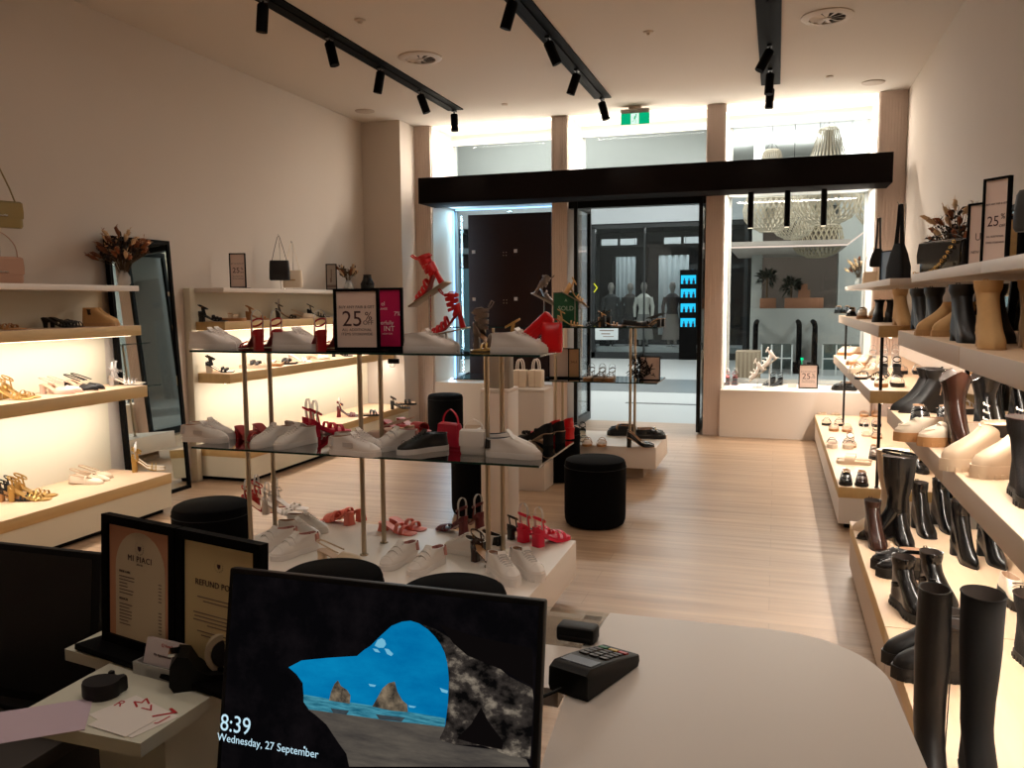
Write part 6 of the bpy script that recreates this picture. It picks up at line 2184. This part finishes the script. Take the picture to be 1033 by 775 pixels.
# black portal, hanging sheets
po = MB().box(-4.78, -4.42, -.1, .1, 0, 2.75).box(-3.76, -3.42, -.1, .1, 0, 2.75).box(-4.42, -3.76, -.1, .1, 2.50, 2.75).build('black_portal', M_BLACK)
po.location = (0, 23.4, .32)
tag(po, 'large black portal frame inside the shop across the mall', 'frame')
SHEET = mat('pale_sheet', (150, 160, 164), .7, noise=.12, nscale=3)
for (x0, x1, z0, z1, y, l) in ((-4.44, -3.80, 1.45, 2.86, 24.0, 'pale hanging banner inside the black portal'), (-3.20, -2.36, .62, 2.86, 23.9, 'pale hanging cloth banner right of mannequins across mall')):
    n = 18
    rows = []
    for yy in (0, .015):
        pass
    mb = MB()
    a = [[(x0 + (x1 - x0) * i / n, y + .03 * math.sin(i * 1.7) + 0, z) for i in range(n + 1)] + [(x0 + (x1 - x0) * i / n, y + .03 * math.sin(i * 1.7) + .01, z) for i in range(n, -1, -1)] for z in (z0, (z0 + z1) / 2, z1)]
    mb.loft(a)
    o = mb.build('hanging_banner', SHEET)
    tag(o, l, 'banner')
    MB().box(x0, x1, y - .01, y + .01, z1, z1 + .03).tube([(x0 + .1, y, z1), (x0 + .1, y, 3.7)], .006, 5).tube([(x1 - .1, y, z1), (x1 - .1, y, 3.7)], .006, 5).build('hanging_rail', M_BLKMET, o)


def mannequin(x, y, label, colr, legs=(30, 30, 32), s=1.0, skirt=False):
    o = empty('mannequin', (x, y, .32))
    tag(o, label, 'mannequin')
    c = mat('manq_' + str(colr), colr, .8)
    MB().loft([[(.19 * k * math.cos(a), .11 * k * math.sin(a), z) for a in [2 * PI * i / 18 for i in range(18)]] for (k, z) in ((.8, .80), (.85, .9), (.72, 1.05), (.95, 1.25), (1.05, 1.36), (.6, 1.44), (.28, 1.47))]).build('torso_garment', c, o)
    for sx in (-1, 1):
        MB().tube([(sx * .19, 0, 1.36), (sx * .25, 0, 1.1), (sx * .24, -.04, .82)], [.055, .05, .035], 10).build('sleeve', c, o)
    MB().lathe([(.05, 1.45), (.05, 1.52), (.085, 1.60), (.09, 1.68), (.06, 1.76), (.001, 1.78)], 16, sy=1.1).build('head', mat('manq_skin', (120, 116, 112), .5), o)
    if skirt:
        MB().loft([[((k + .01 * (i % 2)) * math.cos(a), (k + .01 * (i % 2)) * .7 * math.sin(a), z) for i, a in enumerate([2 * PI * i / 30 for i in range(30)])] for (k, z) in ((.15, .9), (.22, .6), (.27, .2))]).build('skirt', mat('manq_' + str(legs), legs, .8), o)
    for sx in (-1, 1):
        MB().tube([(sx * .08, 0, .86), (sx * .09, 0, .45), (sx * .09, 0, .05)], [.08, .06, .04], 10).build('leg', mat('manq_' + str(legs), legs, .8), o)
    MB().lathe([(.16, -.0), (.16, .01), (.02, .015), (.02, .05)], 20).build('base', M_CHROME, o)
    return o


mannequin(-4.42, 23.15, 'mannequin in dark clothes at left of far shop window', (34, 36, 38))
mannequin(-3.97, 23.7, 'second dark dressed mannequin in far shop window', (52, 48, 46), skirt=True)
mannequin(-3.50, 23.15, 'mannequin in white top with pale pleated skirt across mall', (182, 182, 176), (120, 120, 118), skirt=True)
mannequin(-2.72, 23.15, 'mannequin in dark top with grey trousers by blue screens', (40, 36, 38), (110, 104, 100), skirt=True)
bs = empty('blue_screen_stack', (-2.13, 22.66, 0))
tag(bs, 'column of four bright blue screens in far shop window', 'screen')
MB().box(-.34, .12, .0, .05, .0, 2.40).build('screen_mount', M_BLACK, bs)
BSC = emis('screen_blue', (40, 190, 235), 1.5)
BSD = emis('screen_figures', (50, 44, 56), 1)
for z in (2.14, 1.78, 1.39, 1.00):
    s_ = MB().box(-.31, .08, -.01, 0, z - .115, z + .115).build('blue_screen', BSC, bs)
    m = MB()
    for x_ in (-.22, -.10, .02):
        m.loft([[(x_ - .035, -.012, z - .114), (x_ + .035, -.012, z - .114), (x_ + .035, -.0105, z - .114), (x_ - .035, -.0105, z - .114)], [(x_ - .03, -.012, z - .02), (x_ + .03, -.012, z - .02), (x_ + .03, -.0105, z - .02), (x_ - .03, -.0105, z - .02)]])
        m.lathe([(.001, -.03), (.022, 0), (.001, .03)], 10, c=(x_, -.011, z + .01), sy=.03)
    m.build('figures_picture', BSD, s_)
lg = empty('lit_arrow_sign', (-4.76, 22.70, 1.95))
tag(lg, 'small yellow lit chevron sign on far shop frame', 'sign')
MB().tube([(-.05, 0, .12), (.04, 0, 0), (-.05, 0, -.12)], .014, 6).build('chevron', emis('yellow_neon', (230, 230, 60), 1.5), lg)
o = MB().box(-.32, .32, -.01, .01, 0, .42).build('white_notice', mat('notice_white', (190, 198, 200), .5))
o.location = (-4.45, 22.7, .52)
tag(o, 'white landscape notice at foot of far shop window', 'notice')
MB().box(-.2, .2, -.012, -.01, .24, .27).box(-.15, .1, -.012, -.01, .15, .18).box(-.1, .2, -.012, -.01, .08, .1).build('notice_print', INKG, o)
# left of it: vertical blue sign and shelving seen beside the brown board
vs = empty('vertical_sign', (-8.42, 20.6, 0))
tag(vs, 'dark upright sign with glowing blue letters beyond left window', 'sign')
MB().box(-.16, .16, 0, .05, 0, 3.1).build('sign_board', mat('navy_board', (10, 20, 28), .5), vs)
BN = emis('neon_cyan', (60, 190, 240), 1.6)
for i, ch_ in enumerate('ABNEROSE'):
    t_ = text(ch_, .26, BN, vs, (0, -.012, 2.9 - i * .27))
    t_.rotation_euler = (PI / 2, R(90), 0)
struct(MB().box(-9.6, -8.65, 21.0, 21.2, 0, 6).build('trim_14', mat('mall_column', (150, 158, 160), .6)))
struct(MB().box(-10.5, -7.0, 21.6, 21.8, 2.9, 3.05).build('trim_15', mat('dark_band', (60, 74, 80), .5)))
struct(MB().box(-10.5, -7.0, 21.6, 21.8, 0, 2.5).build('wall_mall_shop', mat('teal_glass', (56, 84, 94), .3)))

# right window view: cafe, planters, escalator, balustrades
struct(MB().box(-.58, -.34, 20.52, 20.9, 0, 6.0).build('trim_16', M_GREYW))
struct(MB().box(1.33, 2.4, 20.52, 21.0, 0, 6.0).build('trim_17', M_GREYW))
struct(MB().box(-.5, 1.7, 23.4, 23.6, 0, 3.6).build('wall_cafe', mat('cafe_brown', (92, 80, 72), .8)))
struct(MB().box(-.58, 2.4, 20.3, 20.5, 0, 1.39).build('wall_escalator', M_GREYW))
POTM = mat('terracotta_box', (150, 100, 72), .7)
for k, (x, w_, l) in enumerate(((-.19, .36, 'left brown planter box beyond the escalator'), (.60, .84, 'wide brown planter box beyond the escalator'))):
    o = empty('planter_box', (x, 20.4, 1.39))
    tag(o, l, 'planter')
    MB().box(-w_ / 2, w_ / 2, -.10, .10, 0, .24, b=.01).build('box', POTM, o)
    if k:
        MB().box(-.13, .13, -.1, .1, .24, .42).box(-.07, .07, -.08, .08, .42, .56).build('stacked_blocks', POTM, o)
FOL = mat('dark_foliage', (36, 44, 32), .8)
for (x, z, s_, l, seed) in ((-.22, 2.05, .34, 'dark leafy plant over left planter box', 3), (.32, 1.86, .34, 'spiky leafy plant over wide planter box', 4)):
    rnd = random.Random(seed)
    o = empty('potted_plant', (x, 20.4, z))
    tag(o, l, 'plant')
    m = MB()
    for k in range(90):
        d = Vector((rnd.uniform(-1, 1), rnd.uniform(-.6, .6), rnd.uniform(-.3, 1))).normalized()
        L_ = s_ * rnd.uniform(.6, 1)
        p = d * L_ * .3
        m.ribbon([p, d * L_ * .7 + Vector((0, 0, .04)), d * L_], Vector((rnd.uniform(-1, 1), rnd.uniform(-1, 1), 0)), [.01, .06, .005], .002)
    m.build('leaves', FOL, o)
    MB().tube([(0, 0, 1.635 - z), (0, 0, .05)], .02, 6).build('stem', F4, o)
es = empty('escalator', (0, 0, 0))
tag(es, 'escalator with black handrails and green light beyond right window', 'escalator')
for x in (-.42, .48, .80):
    MB().tube([(x, 18.9, .10), (x, 18.9, .82), (x, 19.0, 1.02), (x, 19.4, 1.08), (x, 20.2, 1.09)], .055, 8, flat=1.0).build('handrail', M_BLACK, es)
    MB().box(x - .02, x + .02, 18.95, 20.2, .15, .80).build('balustrade_panel', mat('escalator_skin', (60, 66, 68), .3), es)
    MB().box(x - .1, x + .1, 18.85, 20.2, 0, .16).build('skirt', M_BLACK, es)
MB().box(.58, .70, 18.9, 20.2, 0, .05).build('steps', mat('step_grey', (80, 84, 84), .4, metal=.5), es)
MB().box(.52, .58, 18.84, 18.85, .30, .35).box(.545, .555, 18.85, 18.87, 0, .3).build('green_signal', emis('green_led', (0, 220, 140), 2), es)
M_GB = glassmat('balustrade_glass', (190, 205, 205), refl=.12, tint=.85)
for k, (xa, xb) in enumerate(((-.28, .34), (.95, 1.75))):
    o = empty('glass_balustrade', (0, 18.6, 0))
    tag(o, ['glass balustrade left of the escalator beyond window', 'glass balustrade right of the escalator beyond window'][k], 'balustrade')
    MB().box(xa, xb, -.008, .008, .12, .66).build('glass_panel', M_GB, o)
    n = 3
    for i in range(n + 1):
        x = xa + (xb - xa) * i / n
        MB().box(x - .015, x + .015, -.02, .02, 0, .64).build('post', mat('post_white', (196, 198, 196), .4), o)
    MB().box(xa, xb, -.02, .02, .34, .365).build('mid_rail', MATS['post_white'], o)
bn = empty('wooden_bench_box', (-.51, 17.3, 0))
tag(bn, 'tall slatted tan box standing in the mall outside window', 'box')
MB().box(-.24, .24, -.3, .3, 0, .58, b=.01).build('box_body', mat('slat_tan', (150, 130, 108), .7), bn)
m = MB()
for i in range(6):
    m.box(-.23 + i * .08, -.19 + i * .08, -.31, -.3, .04, .56)
m.build('slats', mat('slat_light', (170, 150, 126), .7), bn)
dr = MB().box(-.62, .62, -.06, .06, 0, .004).build('floor_grate', mat('grate_dark', (70, 72, 72), .5))
dr.location = (-1.60, 12.9, .0)
tag(dr, 'long narrow dark floor grate outside the doorway', 'grate')


# woven pendant lampshades over the mall
WEAVE = mat('bamboo_weave', (196, 182, 160), .7)


def pendant(x, y, ztop, s, label, m_=WEAVE):
    o = empty('pendant_lamp', (x, y, ztop))
    tag(o, label, 'pendant lamp')
    prof = [(0, .12), (-.02, .155), (-.25, .21), (-.50, .29), (-.72, .37), (-.90, .46), (-1.08, .50), (-1.25, .47), (-1.38, .37), (-1.46, .20)]
    def rad(t):
        t *= len(prof) - 1
        i = min(int(t), len(prof) - 2)
        f_ = t - i
        return prof[i][0] + (prof[i + 1][0] - prof[i][0]) * f_, prof[i][1] + (prof[i + 1][1] - prof[i][1]) * f_
    mb = MB()
    n = 30
    for dr_ in (-1, 1):
        for k in range(n):
            pts = []
            for j in range(19):
                t = j / 18
                z, r_ = rad(t)
                a = 2 * PI * k / n + dr_ * 1.5 * max(0, t - .35)
                pts.append((s * r_ * math.cos(a), s * r_ * math.sin(a), s * z))
            mb.ribbon(pts, [(-p[1], p[0], 0) for p in pts], .022 * s, .004)
    mb.build('woven_shade', m_, o)
    m = MB()
    for z, r_ in ((0, .12), (-.90, .46), (-1.46, .20)):
        m.tube([(s * r_ * math.cos(a), s * r_ * math.sin(a), s * z) for a in [2 * PI * k / 30 for k in range(30)]], .012, 6, closed=True)
    m.build('hoop', m_, o)
    MB().tube([(0, 0, 0), (0, 0, 6.1 - ztop)], .006, 5).build('cord', M_BLKMET, o)
    MB().tube([(-.12 * s, 0, 0), (0, 0, .18 * s), (.12 * s, 0, 0)], .004, 5).build('cord_spreader', M_BLKMET, o)
    return o


pendant(.71, 14.1, 4.23, 1.0, 'large woven pendant lamp with cone top in right window')
pendant(-.13, 15.0, 4.10, .92, 'woven pendant lamp at left of right window view')
pendant(1.52, 13.3, 4.0, .95, 'woven pendant lamp at right edge of right window view')
pendant(.75, 18.0, 3.9, 1.0, 'farther woven pendant lamp hanging low between nearer ones', mat('bamboo_dim', (170, 156, 130), .7))
pendant(.25, 16.2, 3.8, .75, 'small farther woven pendant lamp beside the left one')
